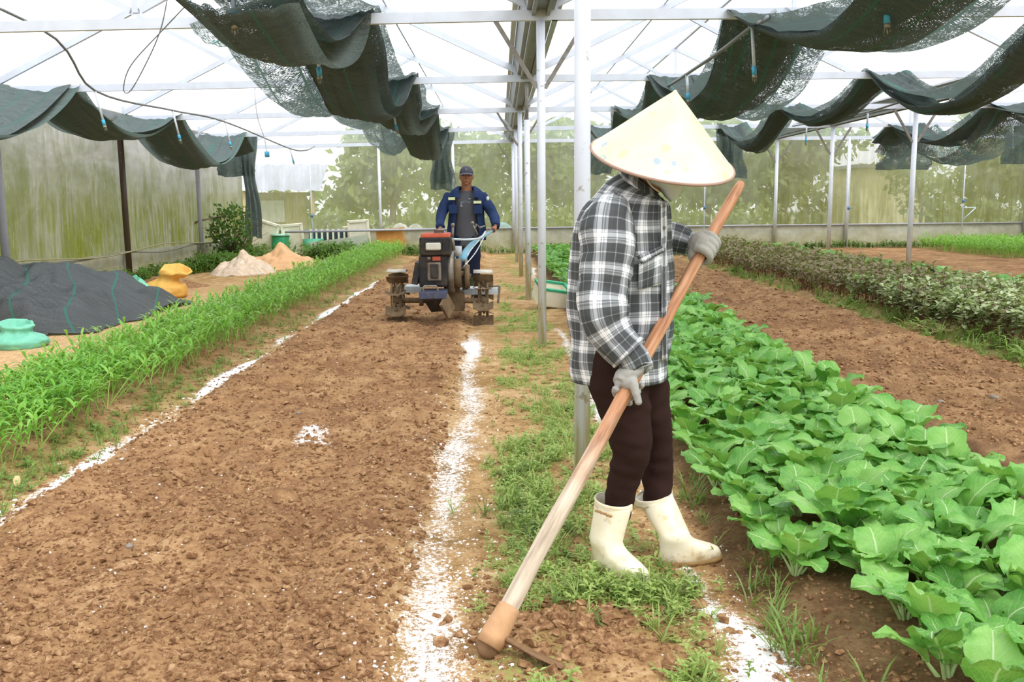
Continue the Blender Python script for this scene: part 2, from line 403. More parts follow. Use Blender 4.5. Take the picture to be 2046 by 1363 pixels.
moss = t.ramp(n2, [(.35, '#5a6b2c'), (.65, '#93a255')])
straw = t.ramp(t.noise(t.world((6, 1.2, 6)), 8, 5, .8), [(.35, '#b08b62'), (.6, '#dcb78a'), (.75, '#ecd2ab')])
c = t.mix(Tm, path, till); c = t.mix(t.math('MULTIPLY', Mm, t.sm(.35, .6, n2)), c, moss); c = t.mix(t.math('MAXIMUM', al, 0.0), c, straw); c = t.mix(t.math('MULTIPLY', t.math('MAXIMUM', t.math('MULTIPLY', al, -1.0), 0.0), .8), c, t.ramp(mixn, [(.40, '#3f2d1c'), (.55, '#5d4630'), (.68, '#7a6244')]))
speck = t.sm(.66, .70, t.noise(g, 120, 1, .5)); 
ln = t.math('ADD', t.math('MULTIPLY', n2, .5), t.math('ADD', t.math('MULTIPLY', n4, .35), t.math('MULTIPLY', n1, .15)))
lf = t.sm(.0, .10, t.math('SUBTRACT', t.math('ADD', t.math('MULTIPLY', Lm, .50), ln), .80))
c = t.mix(t.math('MULTIPLY', speck, t.math('MULTIPLY', Tm, .0)), c, '#f4f1ee'); c = t.mix(lf, c, t.ramp(n4, [(.3, '#dcd6d2'), (.6, '#fbfaf9')]))
bp = t.bump(n4, .5, .004, t.bump(n2, .6, .012))
M['soil'] = t.done(t.bsdf(c, .95, 0, bp, .15))

def dist(a, b, st): return np.linspace(a, b, max(2, int(round((b-a)/st))+1))
xs = np.concatenate([dist(-6.4, -4.2, .07)[:-1], dist(-4.2, -2.4, .035)[:-1], dist(-2.4, 1.0, .0125)[:-1], dist(1.0, 3.85, .016)[:-1], dist(3.85, 7.6, .05)[:-1], dist(7.6, 13.8, .1)])
ys = [1.3]
while ys[-1] < YF: ys.append(ys[-1]+max(.0115, .0052*ys[-1]))
ys[-1] = YF; ys = np.array(ys)
def ground_patch(name, a, b):
    i0, i1 = np.searchsorted(xs, a), np.searchsorted(xs, b)
    xx = xs[i0:i1+1]; GX, GY = np.meshgrid(xx, ys); n, k = len(ys), len(xx)
    Hh = height(GX, GY); V = np.stack([GX, GY, Hh], -1).reshape(-1, 3)
    I = np.arange(n*k).reshape(n, k)
    F = np.stack([I[:-1, :-1], I[:-1, 1:], I[1:, 1:], I[1:, :-1]], -1).reshape(-1, 4)
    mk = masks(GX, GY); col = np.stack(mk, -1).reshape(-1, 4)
    return link(name, mesh_np(name, V, F, M['soil'], col=col))
xa, xb, xc, xd = [xs[np.searchsorted(xs, v)] for v in (LEFT_A-.02, LEFT_B+.02, RB_A-.05, RB_B+.02)]
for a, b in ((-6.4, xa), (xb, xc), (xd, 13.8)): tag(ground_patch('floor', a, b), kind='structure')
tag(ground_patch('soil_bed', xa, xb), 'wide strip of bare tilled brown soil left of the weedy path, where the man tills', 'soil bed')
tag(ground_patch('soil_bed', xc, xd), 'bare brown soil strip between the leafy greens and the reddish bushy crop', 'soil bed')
V = [(-6.4, -4, 0), (13.8, -4, 0), (13.8, 1.32, 0), (-6.4, 1.32, 0)]
tag(link('floor', mesh_np('floor', V, [(0, 1, 2, 3)], M['soil'], col=[(.0, .6, .2, 0)]*4)), kind='structure')
t = NT('outdoor_grass'); g = t.world(); M['outgrass'] = t.done(t.bsdf(t.ramp(t.noise(g, 1.2, 6, .7), [(.3, '#74805a'), (.6, '#8f9670'), (.75, '#a8a586')]), .9))
tag(link('ground', mesh_np('ground', [(-60, -40, -.06), (80, -40, -.06), (80, 110, -.06), (-60, 110, -.06)], [(0, 1, 2, 3)], M['outgrass'])), kind='structure')

# ------------------------------------------------------------------ knee walls and film walls
for nm, c, s in (('wall_far', ((XL+XE)/2, YF+.12, ZK/2-.05), (XE-XL+.3, .14, ZK+.1)), ('wall_left', (XL-.12, 11.5, .2), (.12, 25, .56)), ('wall_right', (XE+.12, 11.5, .2), (.12, 25, .56))):
    o = link(nm, MB().box(c, s).mesh(nm, M['concrete'], False)); tag(o, kind='structure')
def sheet(P, nu, nv, amp, nrm, s, name, mat, sc=1.2):
    """bilinear quad P[4] (a,b,c,d) with gentle billowing"""
    P = np.array(P, float); u, v = np.meshgrid(np.linspace(0, 1, nu), np.linspace(0, 1, nv))
    V = (1-u)[..., None]*(1-v)[..., None]*P[0]+u[..., None]*(1-v)[..., None]*P[1]+u[..., None]*v[..., None]*P[2]+(1-u)[..., None]*v[..., None]*P[3]
    L = np.linalg.norm(P[1]-P[0]); Hh = np.linalg.norm(P[3]-P[0])
    w = amp*fbm(u*L*sc, v*Hh*sc*.6, o=3, s=s); V = V+w[..., None]*np.array(nrm)
    I = np.arange(nu*nv).reshape(nv, nu); F = np.stack([I[:-1, :-1], I[:-1, 1:], I[1:, 1:], I[1:, :-1]], -1).reshape(-1, 4)
    return mesh_np(name, V.reshape(-1, 3), F, mat)
def struct(name, me): return tag(link(name, me), kind='structure')
struct('wall_far', sheet([(XL, YF+.1, ZK), (XR, YF+.1, ZK), (XR, YF+.1, ZB+.1), (XL, YF+.1, ZB+.1)], 160, 30, .025, (0, 1, 0), 3, 'wall_far', M['film_far']))
struct('wall_far', sheet([(XR, YF+.1, ZK), (XE, YF+.1, ZK), (XE, YF+.1, ZB+.1), (XR, YF+.1, ZB+.1)], 90, 30, .03, (0, 1, 0), 4, 'wall_far', M['film_right']))
struct('wall_left', sheet([(XL-.1, -1, .46), (XL-.1, YF, .46), (XL-.1, YF, ZB+.1), (XL-.1, -1, ZB+.1)], 200, 30, .03, (1, 0, 0), 6, 'wall_left', M['film_left']))
struct('wall_right', sheet([(XE+.1, -1, .46), (XE+.1, YF, .46), (XE+.1, YF, ZB+.1), (XE+.1, -1, ZB+.1)], 60, 10, .03, (1, 0, 0), 6, 'wall_right', M['film_right']))
# rails along the wall feet
rail = MB().tube([(XL, YF+.02, ZK+.02), (XE, YF+.02, ZK+.02)], .022, 6); 
single('wall_rail', rail, M['post_grey'], 'long grey pipe rail along the top of the far concrete knee wall', 'rail', (0, YF+.02, ZK))
pts = [(XL+.07, y, .47+.03*math.sin(y*1.7)+.02*math.sin(y*.6)) for y in np.linspace(3, YF-.1, 24)]
single('hose', MB().tube(pts, .018, 6, per=2), simple('old_hose', '#8d8b7a', .6), 'grey hose running low along the left plastic wall', 'hose', (XL+.07, 12, .47))
pts = [(XL+.1, y, .52+.05*math.sin(y*1.1+1)) for y in np.linspace(8, YF-.6, 20)]
single('hose', MB().tube(pts, .012, 6, per=2), simple('tan_hose', '#a59e78', .6), 'thin tan hose sagging beside the grey hose on the left wall', 'hose', (XL+.1, 12, .5))

# ------------------------------------------------------------------ posts
def post(x, y, r, mat, label, z1=None, brace=False, group=None, dark_top=False, name='post'):
    z0 = float(height(x, y, False))-.04 if y > 1.4 else -.02; z1 = z1 or ZB
    root = thing(name, label, 'post', (x, y, z0), group)
    part('pipe', MB().cyl((x, y, z0), (x, y, z1), r, 20), mat, root)
    if brace:
        for sgn in (-1, 1):
            part('brace', MB().bar((x+sgn*(r), y, z1-.55), (x+sgn*.38, y, z1+.0), .035, .035), M['brace'], root, False)
    if dark_top: part('top_sleeve', MB().cyl((x, y, z1-.5), (x, y, z1+.01), r*.8, 12), M['brace'], root)
    return root
order = ['nearest thick white pipe post, right behind the woman', 'white pipe post on the path just behind the nearest one', 'third white pipe post of the middle row, beside the foam crate', 'fourth white pipe post of the middle row', 'fifth white pipe post of the middle row', 'farthest white pipe post of the middle row, at the far wall']
for i in range(6):
    post(X0, Y0+i*DY, .036, M['post'], order[i], ZB-(.47 if i == 2 else 0), i in (1, 3, 5), 'white pipe posts of the middle row')
single('pipe_extension', MB().cyl((X0, Y0+2*DY, ZB-.48), (X0, Y0+2*DY, ZB+.02), .022, 12), M['brace'], 'dark thinner pipe on top of the third middle post', 'pipe', (X0, Y0+2*DY, ZB-.48))
lab = {2: 'grey pipe post at the left wall behind the shade net heap', 3: 'dark rusty post at the left plastic wall beside the orange sack', 4: 'grey pipe post at the left wall near the dry bush', 5: 'corner post hidden behind the hanging net at left'}
for i in range(0, 6): post(XL+.03, Y0+i*DY, .05 if i < 4 else .045, M['post_dark'] if i == 3 else M['post_grey'], lab.get(i, 'grey pipe post at the left wall nearer than the net heap'), ZB-.05, False, 'posts along the left plastic wall')
single('post_brace', MB().bar((XL+.05, TR[4], 2.25), (XL+.05, TR[4]-.32, 2.62), .03, .03), M['brace'], 'short diagonal brace at the head of the left grey post', 'brace', (XL+.05, TR[4], 2.25), smooth=False)
lab = {3: 'grey pipe post standing in the reddish crop at right', 4: 'second post of the right row, left of the one in the reddish crop', 5: 'last post of the right row against the far knee wall'}
for i in range(1, 6): post(XR, Y0+i*DY, .042, M['post'], lab.get(i, 'pipe post of the right row outside the picture'), ZB, i >= 3, 'pipe posts of the right row')
for x, l in ((-3.02, 'pipe post of the far wall left of the man'), (-1.15, 'thin pipe post of the far wall behind the man'), (8.9, 'thin bluish post of the far wall behind the hanging net'), (4.0, 'thin post of the far wall right of the hat'), (XE-.3, 'dark post in the far right corner')):
    post(x, YF-.0, .035, M['post_grey'] if x > 12 else M['post'], l, ZB+.05, False, 'thin posts of the far wall')
# white riser pipes
def riser(px, ybot, Y, label, valve=None, tap=False):
    b = at(px, ybot, Y); x = b[0]; r = thing('riser_pipe', label, 'water pipe', (x, Y, .0), 'thin white riser pipes')
    part('pipe', MB().cyl((x, Y, 0), (x, Y, 2.6), .014, 8), M['truss'], r)
    if valve: part('valve', MB().cyl((x, Y, valve), (x, Y, valve+.08), .03, 8).box((x+.04, Y, valve+.04), (.08, .02, .02)), simple('blue_valve', '#5f7fa8', .4), r)
    if tap: part('tap_arm', MB().cyl((x, Y, 1.02), (x+.33, Y, 1.02), .014, 8).cyl((x+.33, Y, 1.02), (x+.02, Y, .72), .014, 8).ball((x+.08, Y, 1.02), .035, 5), M['truss'], r)
riser(625, 480, YF-.5, 'white riser pipe left of the man, before the far wall', .95)
riser(1693, 470, YF-.5, 'white riser pipe between the right row posts', 1.0)
riser(1407, 440, YF-.5, 'white riser pipe below the straw hat rim', 1.05)
riser(1921, 460, YF-.5, 'white riser pipe with a bent tap arm at right', 1.15, True)

# ------------------------------------------------------------------ trusses, gutters, roof
RISE = 1.50
names = ['behind the camera', 'above the camera', 'just above the frame', 'nearest in the picture', 'second from the camera', 'third from the camera', 'fourth from the camera', 'last, at the far wall']
def truss(xa, xb, y, label, wall_left=False):
    root = thing('roof_truss', label, 'truss', ((xa+xb)/2, y, ZB), 'pale steel roof trusses')
    xm = (xa+xb)/2; w, h = .05, .085; zc = ZB+h/2; drop = .09 if wall_left else 0
    part('bottom_chord', MB().bar((xa, y, zc-drop), (xb, y, zc), w, h), M['truss'], root, False)
    e = .10; zt = ZB+.13; zr = zt+RISE
    sl = RISE/(xm-xa-e)
    part('rafter', MB().bar((xa+e, y, zt-drop), (xm, y, zr), w, .075), M['truss'], root, False)
    part('rafter', MB().bar((xb-e, y, zt), (xm, y, zr), w, .075), M['truss'], root, False)
    part('king_post', MB().bar((xm, y, ZB+h), (xm, y, zr), w, .055, ref=(0, 1, 0)), M['truss'], root, False)
    for s in (-1, 1):
        q = xm+s*(xm-xa)*.47; zq = zr-abs(q-xm)*sl
        part('web_bar', MB().bar((q, y, zq), (xm+s*.04, y, ZB+h+.02), .04, .05), M['truss'], root, False)
        part('end_bar', MB().bar((xa+.12 if s < 0 else xb-.12, y, ZB), (xa+.12 if s < 0 else xb-.12, y, zt+.02), .042, .05), M['truss'], root, False)
    return root
bays = ((XL, X0, 'left'), (X0, XR, 'middle'), (XR, XE, 'right'))
for i, y in enumerate(TR):
    for xa_, xb_, bn in bays:
        truss(xa_, xb_, y, f'pale steel roof truss of the {bn} bay, {names[i]}', bn == 'left')
def gutter(x, label):
    y0, y1 = -4, YF+.1; root = thing('gutter', label, 'gutter', (x, 10, ZB+.1))
    prof = [(-.17, .26), (-.15, .27), (-.10, .10), (.10, .10), (.15, .27), (.17, .26), (.115, .085), (-.115, .085)]
    R = [np.array([(x+a, y, ZB+b) for a, b in prof]) for y in (y0, y1)]
    part('trough', MB().rings(R), M['gutter'], root, False)
    for s in (-1, 1): part('side_rail', MB().bar((x+s*.06, y0, ZB+.06), (x+s*.06, y1, ZB+.06), .03, .05), M['gutter'], root, False)
    for s in (-1, 1): part('film_clip_rail', MB().bar((x+s*.2, y0, ZB+.25), (x+s*.2, y1, ZB+.25), .05, .03), M['truss'], root, False)
gutter(X0, 'galvanised rain gutter above the middle post row'); gutter(XR, 'galvanised rain gutter above the right post row')
single('eave_rail', MB().bar((XL, -4, ZB-.02), (XL, YF, ZB-.02), .08, .14), M['gutter'], 'grey eave rail above the left plastic wall', 'rail', (XL, 10, ZB), smooth=False)
single('eave_rail', MB().bar((XE, -4, ZB+.02), (XE, YF, ZB+.02), .08, .14), M['gutter'], 'grey eave rail above the right plastic wall', 'rail', (XE, 10, ZB), smooth=False)
for xa_, xb_, bn in bays:
    xm = (xa_+xb_)/2; e = .10; zt = ZB+.17
    pl = MB()
    for s in (-1, 1):
        xe = xa_+e if s < 0 else xb_-e
        struct('roof_'+bn, sheet([(xe, -4, zt+.03), (xe, YF+.1, zt+.03), (xm, YF+.1, zt+RISE+.03), (xm, -4, zt+RISE+.03)], 90, 10, .02, (0, 0, 1), 8, 'roof', M['roof']))
        for q in (.5,):
            pu = MB().bar((xe+(xm-xe)*q, -4, zt+RISE*q+.01), (xe+(xm-xe)*q, YF, zt+RISE*q+.01), .02, .02)
            single('purlin', pu, M['truss'], f'thin purlin under the roof film of the {bn} bay, {"left" if s < 0 else "right"} slope', 'purlin', (xe+(xm-xe)*q, 10, zt+RISE*q), 'roof purlins', False)
    single('ridge_bar', MB().bar((xm, -4, zt+RISE+.0), (xm, YF, zt+RISE+.0), .05, .05), M['truss'], f'ridge bar at the top of the {bn} bay roof', 'purlin', (xm, 10, zt+RISE), smooth=False)
    # gable film on the far wall
    struct('wall_gable', mesh_np('wall_gable', [(xa_, YF+.08, ZB+.05), (xb_, YF+.08, ZB+.05), (xb_-e, YF+.08, zt), (xm, YF+.08, zt+RISE), (xa_+e, YF+.08, zt)], [(0, 1, 2, 3, 4)], M['roof'], smooth=False))

# ------------------------------------------------------------------ soil clods and lime crumbs
M['clod'] = None
t = NT('soil_clod_surface'); g = t.n('NewGeometry').outputs['Position']; oi = t.noise(g, 12, 2)
c = t.ramp(t.noise(g, 40, 4, .7), [(.35, '#6b4a33'), (.5, '#906c4c'), (.68, '#bc9973')])
M['clod'] = t.done(t.bsdf(c, .95, 0, t.bump(t.noise(g, 160, 3), .5, .004), .1))
M['lime'] = simple('lime_powder', '#f3f0ee', .95, 0, .06, 60)
M['pebble'] = simple('grey_brown_stone', '#8b8177', .8, 0, .25, 30)
ICO = []
bm_v = [(-1, 1.618, 0), (1, 1.618, 0), (-1, -1.618, 0), (1, -1.618, 0), (0, -1, 1.618), (0, 1, 1.618), (0, -1, -1.618), (0, 1, -1.618), (1.618, 0, -1), (1.618, 0, 1), (-1.618, 0, -1), (-1.618, 0, 1)]
ICV = np.array(bm_v)/1.902
ICF = np.array([(0, 11, 5), (0, 5, 1), (0, 1, 7), (0, 7, 10), (0, 10, 11), (1, 5, 9), (5, 11, 4), (11, 10, 2), (10, 7, 6), (7, 1, 8), (3, 9, 4), (3, 4, 2), (3, 2, 6), (3, 6, 8), (3, 8, 9), (4, 9, 5), (2, 4, 11), (6, 2, 10), (8, 6, 7), (9, 8, 1)])
def scatter_ico(name, X, Y, R, mat, fl=.75, sink=.3, zf=None):
    n = len(X); V = np.repeat(ICV[None], n, 0)*(1+.28*RG.standard_normal((n, 12, 1)).clip(-1.5, 1.5))
    sc = R[:, None]*np.stack([RG.uniform(.8, 1.3, n), RG.uniform(.8, 1.3, n), RG.uniform(.55, .95, n)*fl/.75], 1)
    V = V*sc[:, None, :]; a = RG.uniform(0, 2*PI, n); ca, sa = np.cos(a)[:, None], np.sin(a)[:, None]
    x, y = V[..., 0]*ca-V[..., 1]*sa, V[..., 0]*sa+V[..., 1]*ca
    Z = height(X, Y) if zf is None else zf
    V = np.stack([x+X[:, None], y+Y[:, None], V[..., 2]+(Z+R*(fl-sink))[:, None]-R[:, None]*.35], -1).reshape(-1, 3)
    F = (ICF[None]+12*np.arange(n)[:, None, None]).reshape(-1, 3)
    return mesh_np(name, V, F, mat, smooth=False)
def logy(n, a, b, pw=1.0):   # denser near the camera, evenly in the picture
    u = RG.random(n); return (a**-pw+(b**-pw-a**-pw)*u)**(-1/pw)
def clods(name, xa, xb, n, label, rmin=.003, rmax=.014, ya=1.9, yb=16):
    Y = logy(n, ya, yb, 1.3); X = RG.uniform(xa, xb, n); R = (rmin+(rmax-rmin)*RG.random(n)**4)*(1+Y*.09)
    return tag(link(name, scatter_ico(name, X, Y, R, M['clod'])), label, 'soil', None, 'stuff')
clods('soil_crumbs', -1.93, -.3, 19000, 'brown soil crumbs all over the left tilled bed')
clods('soil_crumbs', 2.36, 3.8, 9000, 'brown soil crumbs all over the right bare bed', ya=3.2)
clods('soil_crumbs', -.1, .62, 2600, 'small soil crumbs along the weedy path', ya=1.9, yb=8, rmax=.009)
clods('soil_crumbs', .7, 1.1, 1200, 'dark soil crumbs at the edge of the leafy green bed', ya=1.9, yb=6, rmax=.01)
clods('soil_crumbs', -2.5, -1.95, 1500, 'soil crumbs on the slope below the narrow leaved crop', ya=3.5, yb=10, rmax=.01)
X = RG.normal(.22, .17, 900); Y = RG.normal(2.62, .14, 900); R = .004+.02*RG.random(900)**3
tag(link('hoed_soil', scatter_ico('hoed_soil', X, Y, R, M['clod'])), 'loose clods of soil chopped up beside the hoe blade', 'soil', None, 'stuff')
# lime crumbs
n = 2600; Y = logy(n, 2.0, 8.5, 1.5); X = RG.normal(-.21, .13, n); R = .0015+.006*RG.random(n)**4
tag(link('lime_crumbs', scatter_ico('lime_crumbs', X, Y, R, M['lime'])), 'white lime crumbs along the right edge of the tilled bed', 'lime', None, 'stuff')
n = 1100; Y = logy(n, 2.4, 14, 1.2); X = RG.uniform(-1.9, -.4, n); R = .0011+.0048*RG.random(n)**7
tag(link('lime_crumbs', scatter_ico('lime_crumbs', X, Y, R, M['lime'], sink=.15)), 'white lime specks scattered over the left tilled bed', 'lime', None, 'stuff')
n = 1500; Y = logy(n, 2.0, 9, 1.2); X = RG.normal(.64, .09, n); R = .0012+.004*RG.random(n)**4
tag(link('lime_crumbs', scatter_ico('lime_crumbs', X, Y, R, M['lime'])), 'white lime crumbs between the path and the leafy greens', 'lime', None, 'stuff')
n = 700; Y = logy(n, 3.6, 14, 1.2); X = RG.normal(-2.0, .07, n); R = .002+.010*RG.random(n)**4
tag(link('lime_crumbs', scatter_ico('lime_crumbs', X, Y, R, M['lime'])), 'white lime crumbs along the left edge of the tilled bed', 'lime', None, 'stuff')
# a few larger stones and clods that can be picked out
def rock(px, py, r, label, mat, cat='clod', name='soil_clod', group='larger clods on the bare soil'):
    p = gr(px, py); z = float(height(p[0], p[1])); mb = MB().ball((0, 0, 0), (r*1.2, r, r*.7), 6, rot=(0, 0, RG.uniform(0, 3)))
    V = mb.V[0]; V *= (1+.22*vnoise(V[:, 0]/r*1.1+px, V[:, 1]/r*1.1, V[:, 2]/r*1.1+py))[:, None]; mb.V[0] = V
    o = link(name, mb.mesh(name, mat)); o.location = (p[0], p[1], z+r*.3); tag(o, label, cat, group)
rock(505, 952, .016, 'dark glinting stone on the middle of the tilled bed', M['pebble'], 'stone', 'stone')
rock(598, 845, .012, 'small dark stone farther up the tilled bed', M['pebble'], 'stone', 'stone')
rock(690, 1350, .022, 'rounded brown clod at the bottom edge of the bed beside the lime', M['clod'])
rock(675, 1300, .016, 'brown clod just above the bottom edge clod', M['clod'])
rock(260, 1115, .014, 'grey clod on the left half of the tilled bed', M['pebble'])
rock(25, 1310, .02, 'brown clod at the lower left corner of the bed', M['clod'])
rock(1985, 818, .028, 'pale flat stone on the right bare bed', M['pebble'], 'stone', 'stone')
rock(1920, 868, .026, 'larger clod at the near edge of the right bare bed', M['clod'])
rock(1395, 1212, .024, 'brown clod lying in the white lime beside the boots', M['clod'])
rock(1878, 820, .02, 'greyish flat stone left of the pale one', M['pebble'], 'stone', 'stone')

# ------------------------------------------------------------------ leafy greens (right bed)
M['bok'] = leafmat('mustard_green_leaf', [(.28, '#458832'), (.45, '#68a946'), (.6, '#8ac25e'), (.8, '#a9d27c')], .42, .28, '#cfe6ae', 7, True)
M['stalk'] = simple('pale_leaf_stalk', '#b3c98a', .45, 0, .1, 20)
def bok_leaf(seed, nu=8, nv=11, L=None, st=None):
    r = np.random.default_rng(seed); L = L or r.uniform(.14, .175); Wd = L*r.uniform(.78, .95); S = st or r.uniform(.07, .12)
    th0 = math.radians(r.uniform(66, 82)); th1 = math.radians(r.uniform(12, 48)); th2 = math.radians(r.uniform(-35, 8))
    mb = MB()
    # stalk centreline then blade centreline in the x-z plane
    ns = 5; P = [np.array([.008, 0, 0])]; ths = np.linspace(th0, (th0+th1)/2+.25, ns)
    for k in range(ns): P.append(P[-1]+S/ns*np.array([math.cos(ths[k]), 0, math.sin(ths[k])]))
    rad = np.linspace(.0085, .0042, ns+1)
    R = tube_rings(np.array(P), rad, 6, (0, 1, 0), .65); mb.rings(R, 1, (False, False))
    tb = np.linspace(ths[-1], th1, nv//2).tolist()+np.linspace(th1, th2, nv-nv//2).tolist()
    C = [P[-1]]
    for k in range(nv-1): C.append(C[-1]+L/(nv-1)*np.array([math.cos(tb[k]), 0, math.sin(tb[k])]))
    C = np.array(C); T = np.array([[math.cos(a), 0, math.sin(a)] for a in tb]); Nn = np.stack([-T[:, 2], 0*T[:, 0], T[:, 0]], 1)
    v = np.linspace(0, 1, nv); w = Wd/2*np.sin(PI*np.clip(v*.93+.045, 0, 1)**.82)**.62
    w = w*(1+.07*np.sin(v*17+seed)); w[0] = .006; w[-1] = Wd*.07
    u = np.linspace(-1, 1, nu+1); cup = r.uniform(-.1, .34); V = []; UV = []; ru = r.uniform(.006, .012)
    for k in range(nv):
        for q in u:
            off = cup*abs(q)**1.6*w[k]*(1-.5*v[k]) + ru*abs(q)**1.5*math.sin(v[k]*13+q*4+seed*1.7)*(1 if q > 0 else -1) + .004*math.sin(v[k]*26+seed)*math.sin(q*7)
            mid = -.003*math.exp(-(q/.12)**2)
            V.append(C[k]+np.array([0, 1, 0])*q*w[k]*(1-.1*abs(cup))+Nn[k]*(off+mid)); UV.append(((q*w[k]/Wd)+.5, v[k]))
    I = np.arange(nv*(nu+1)).reshape(nv, nu+1); F = np.stack([I[:-1, :-1], I[:-1, 1:], I[1:, 1:], I[1:, :-1]], -1).reshape(-1, 4)
    mb.add(V, F, 0, UV); return mb
NL = 12
LEAFMB = [bok_leaf(k) for k in range(NL)]
LEAF = [m.mesh('leaf', [M['bok'], M['stalk']], uv=True) for m in LEAFMB]
SLEAF = [bok_leaf(k+40, 6, 8, L=.085, st=.05).mesh('leaf', [M['bok'], M['stalk']], uv=True) for k in range(3)]
LOWL = [bok_leaf(k+80, 4, 6) for k in range(8)]
def rotz(V, a): c, s = math.cos(a), math.sin(a); return np.stack([V[:, 0]*c-V[:, 1]*s, V[:, 0]*s+V[:, 1]*c, V[:, 2]], 1)
def roty(V, a): c, s = math.cos(a), math.sin(a); return np.stack([V[:, 0]*c+V[:, 2]*s, V[:, 1], -V[:, 0]*s+V[:, 2]*c], 1)
def whole_bok(seed, lo):
    r = np.random.default_rng(seed); mb = MB(); k = r.integers(7, 9)
    for i in range(k):
        V, F, m_, U = (LOWL if lo else LEAFMB)[r.integers(8)].arrays(); s = r.uniform(.8, 1.1)
        V = rotz(roty(V, r.uniform(-.25, .2)), i*2.4+r.uniform(-.3, .3))*s
        b = mb.n; mb.V.append(V); mb.U.append(U); mb.n += len(V); mb.F += [tuple(j+b for j in f) for f in F]; mb.M += m_
    return mb
sites = []
y = 1.98
while y < YF-1.3:
    stp = .172*(1+.012*max(0, y-5))
    row = np.arange(.93, 2.2, stp)
    for q, x in enumerate(row):
        sites.append((x+RG.normal(0, .022)+(stp/2 if len(sites) % 2 else 0)*.6, y+RG.normal(0, .025)))
    y += stp*.98
def free(x, y):
    return not (y < 3.0 and x < .93+ (3.0-y)*.12)
sites = [s for s in sites if free(*s) and s[0] < min(2.14, 1.86+.045*s[1])]
sites.sort(key=lambda s: s[1])
GB = 'leafy green plants in the bed right of the woman'
whole = None
def bok_label(x, y):
    if y < 3.4: d = 'large light green leafy plant with insect-nibbled leaves in the near corner of the vegetable bed'
    elif y < 6.5: d = 'light green leafy plant with pale ribs in the dense middle bed'
    else: d = 'small looking leafy green plant in the far part of the vegetable bed'
    return d
WB = [whole_bok(200+k, False) for k in range(6)]; WBm = None
NTH = ['first', 'second', 'third', 'fourth', 'fifth', 'sixth', 'seventh', 'eighth', 'ninth', 'tenth']
front = {}
for r_ in range(9):
    rowp = sorted([s for s in sites if 1.9+.17*r_ <= s[1]+.0 < 1.9+.17*(r_+1)])
    for c_, s_ in enumerate(rowp): front[s_] = f'leafy green plant with pale ribs, {NTH[min(c_, 9)]} from the path, {NTH[r_]} row from camera'
for i, (x, y) in enumerate(sites[:300]):
    z = float(height(x, y, False)); s = RG.uniform(.78, 1.1)*(1.0 if y < 5 else .97); rz = RG.uniform(0, 2*PI)
    if x < 1.05 or x > 2.1: s *= .88
    if y < 8.2:
        root = thing('leafy_green_plant', front.get((x, y)) or bok_label(x, y), 'vegetable', (x, y, z-.01), GB, rz); root.scale = (s, s, s)
        k = int(RG.integers(7, 10))
        for j in range(k):
            inner = j >= k-2
            o = link('leaf', (SLEAF[int(RG.integers(3))] if inner else LEAF[int(RG.integers(NL))]), root)
            o.rotation_euler = (RG.normal(0, .10), RG.uniform(-.42, -.12) if inner else RG.uniform(-.2, .3), j*2.4+RG.uniform(-.3, .3)); sj = RG.uniform(.78, 1.12); o.scale = (sj,)*3
    else:
        if WBm is None: WBm = [w.mesh('leafy_green_plant', [M['bok'], M['stalk']], uv=True) for w in WB]
        o = link('leafy_green_plant', WBm[i % 6]); o.location = (x, y, z-.01); o.rotation_euler = (0, 0, rz); o.scale = (s, s, s)
        tag(o, bok_label(x, y), 'vegetable', GB)
def join_copies(name, protos, P, mats, uv=False):
    """one mesh of many transformed copies; P rows: x y z scale rot proto"""
    Vs, Fs, Ms, Us, b = [], [], [], [], 0
    arr = [p.arrays() for p in protos]; pre = []
    for V, F, m_, U in arr:
        tri = []; tm = []
        for f, mm in zip(F, m_):
            for q in range(1, len(f)-1): tri.append((f[0], f[q], f[q+1])); tm.append(mm)
        pre.append((V, np.array(tri), np.array(tm), U))
    for x, y, z, s, a, k in P:
        V, F, m_, U = pre[int(k)]; Vs.append(rotz(V, a)*s+np.array([x, y, z])); Fs.append(F+b); Ms.append(m_); Us.append(U); b += len(V)
    return mesh_np(name, np.concatenate(Vs), np.concatenate(Fs), mats, uv=np.concatenate(Us) if uv else None, mi=np.concatenate(Ms))
rest = sites[300:]
LB = [whole_bok(300+k, True) for k in range(6)]
P = [(x, y, float(height(x, y, False)), RG.uniform(.85, 1.15), RG.uniform(0, 6.28), i % 6) for i, (x, y) in enumerate(rest)]
if P: tag(link('leafy_green_plants', join_copies('leafy_green_plants', LB, P, [M['bok'], M['stalk']], True)), 'far end of the bed of leafy greens, beyond the foam crate', 'vegetable', None, 'stuff')

# ------------------------------------------------------------------ narrow leaved crop (left bed)
M['spin'] = leafmat('narrow_green_leaf', [(.3, '#57982e'), (.5, '#7ab542'), (.7, '#9bca5e'), (.85, '#b6d87a')], .4, .35, None, 9)
M['spstem'] = simple('green_stem', '#9cc25c', .5, 0, .1, 20)
def strap(mb, base, az, el, L, w, droop, n=4, m=0, tw=0):
    p = np.array(base, float); d = np.array([math.cos(az), math.sin(az), 0]); side = np.array([-math.sin(az), math.cos(az), 0]); V = []; e = el
    for k in range(n+1):
        v = k/n; ww = w/2*(math.sin(PI*min(1, v*.88+.1))**.8 if k < n else .04)
        V += [p-side*ww+np.array([0, 0, .12*ww]), p+np.array([0, 0, -.25*ww]), p+side*ww+np.array([0, 0, .12*ww])] if n > 3 else [p-side*ww, p+side*ww]
        e = el-droop*v; p = p+L/n*(math.cos(e)*d+np.array([0, 0, math.sin(e)]))
    c = 3 if n > 3 else 2; F = []
    for k in range(n):
        for q in range(c-1): F.append((k*c+q, k*c+q+1, (k+1)*c+q+1, (k+1)*c+q))
    mb.add(V, F, m)
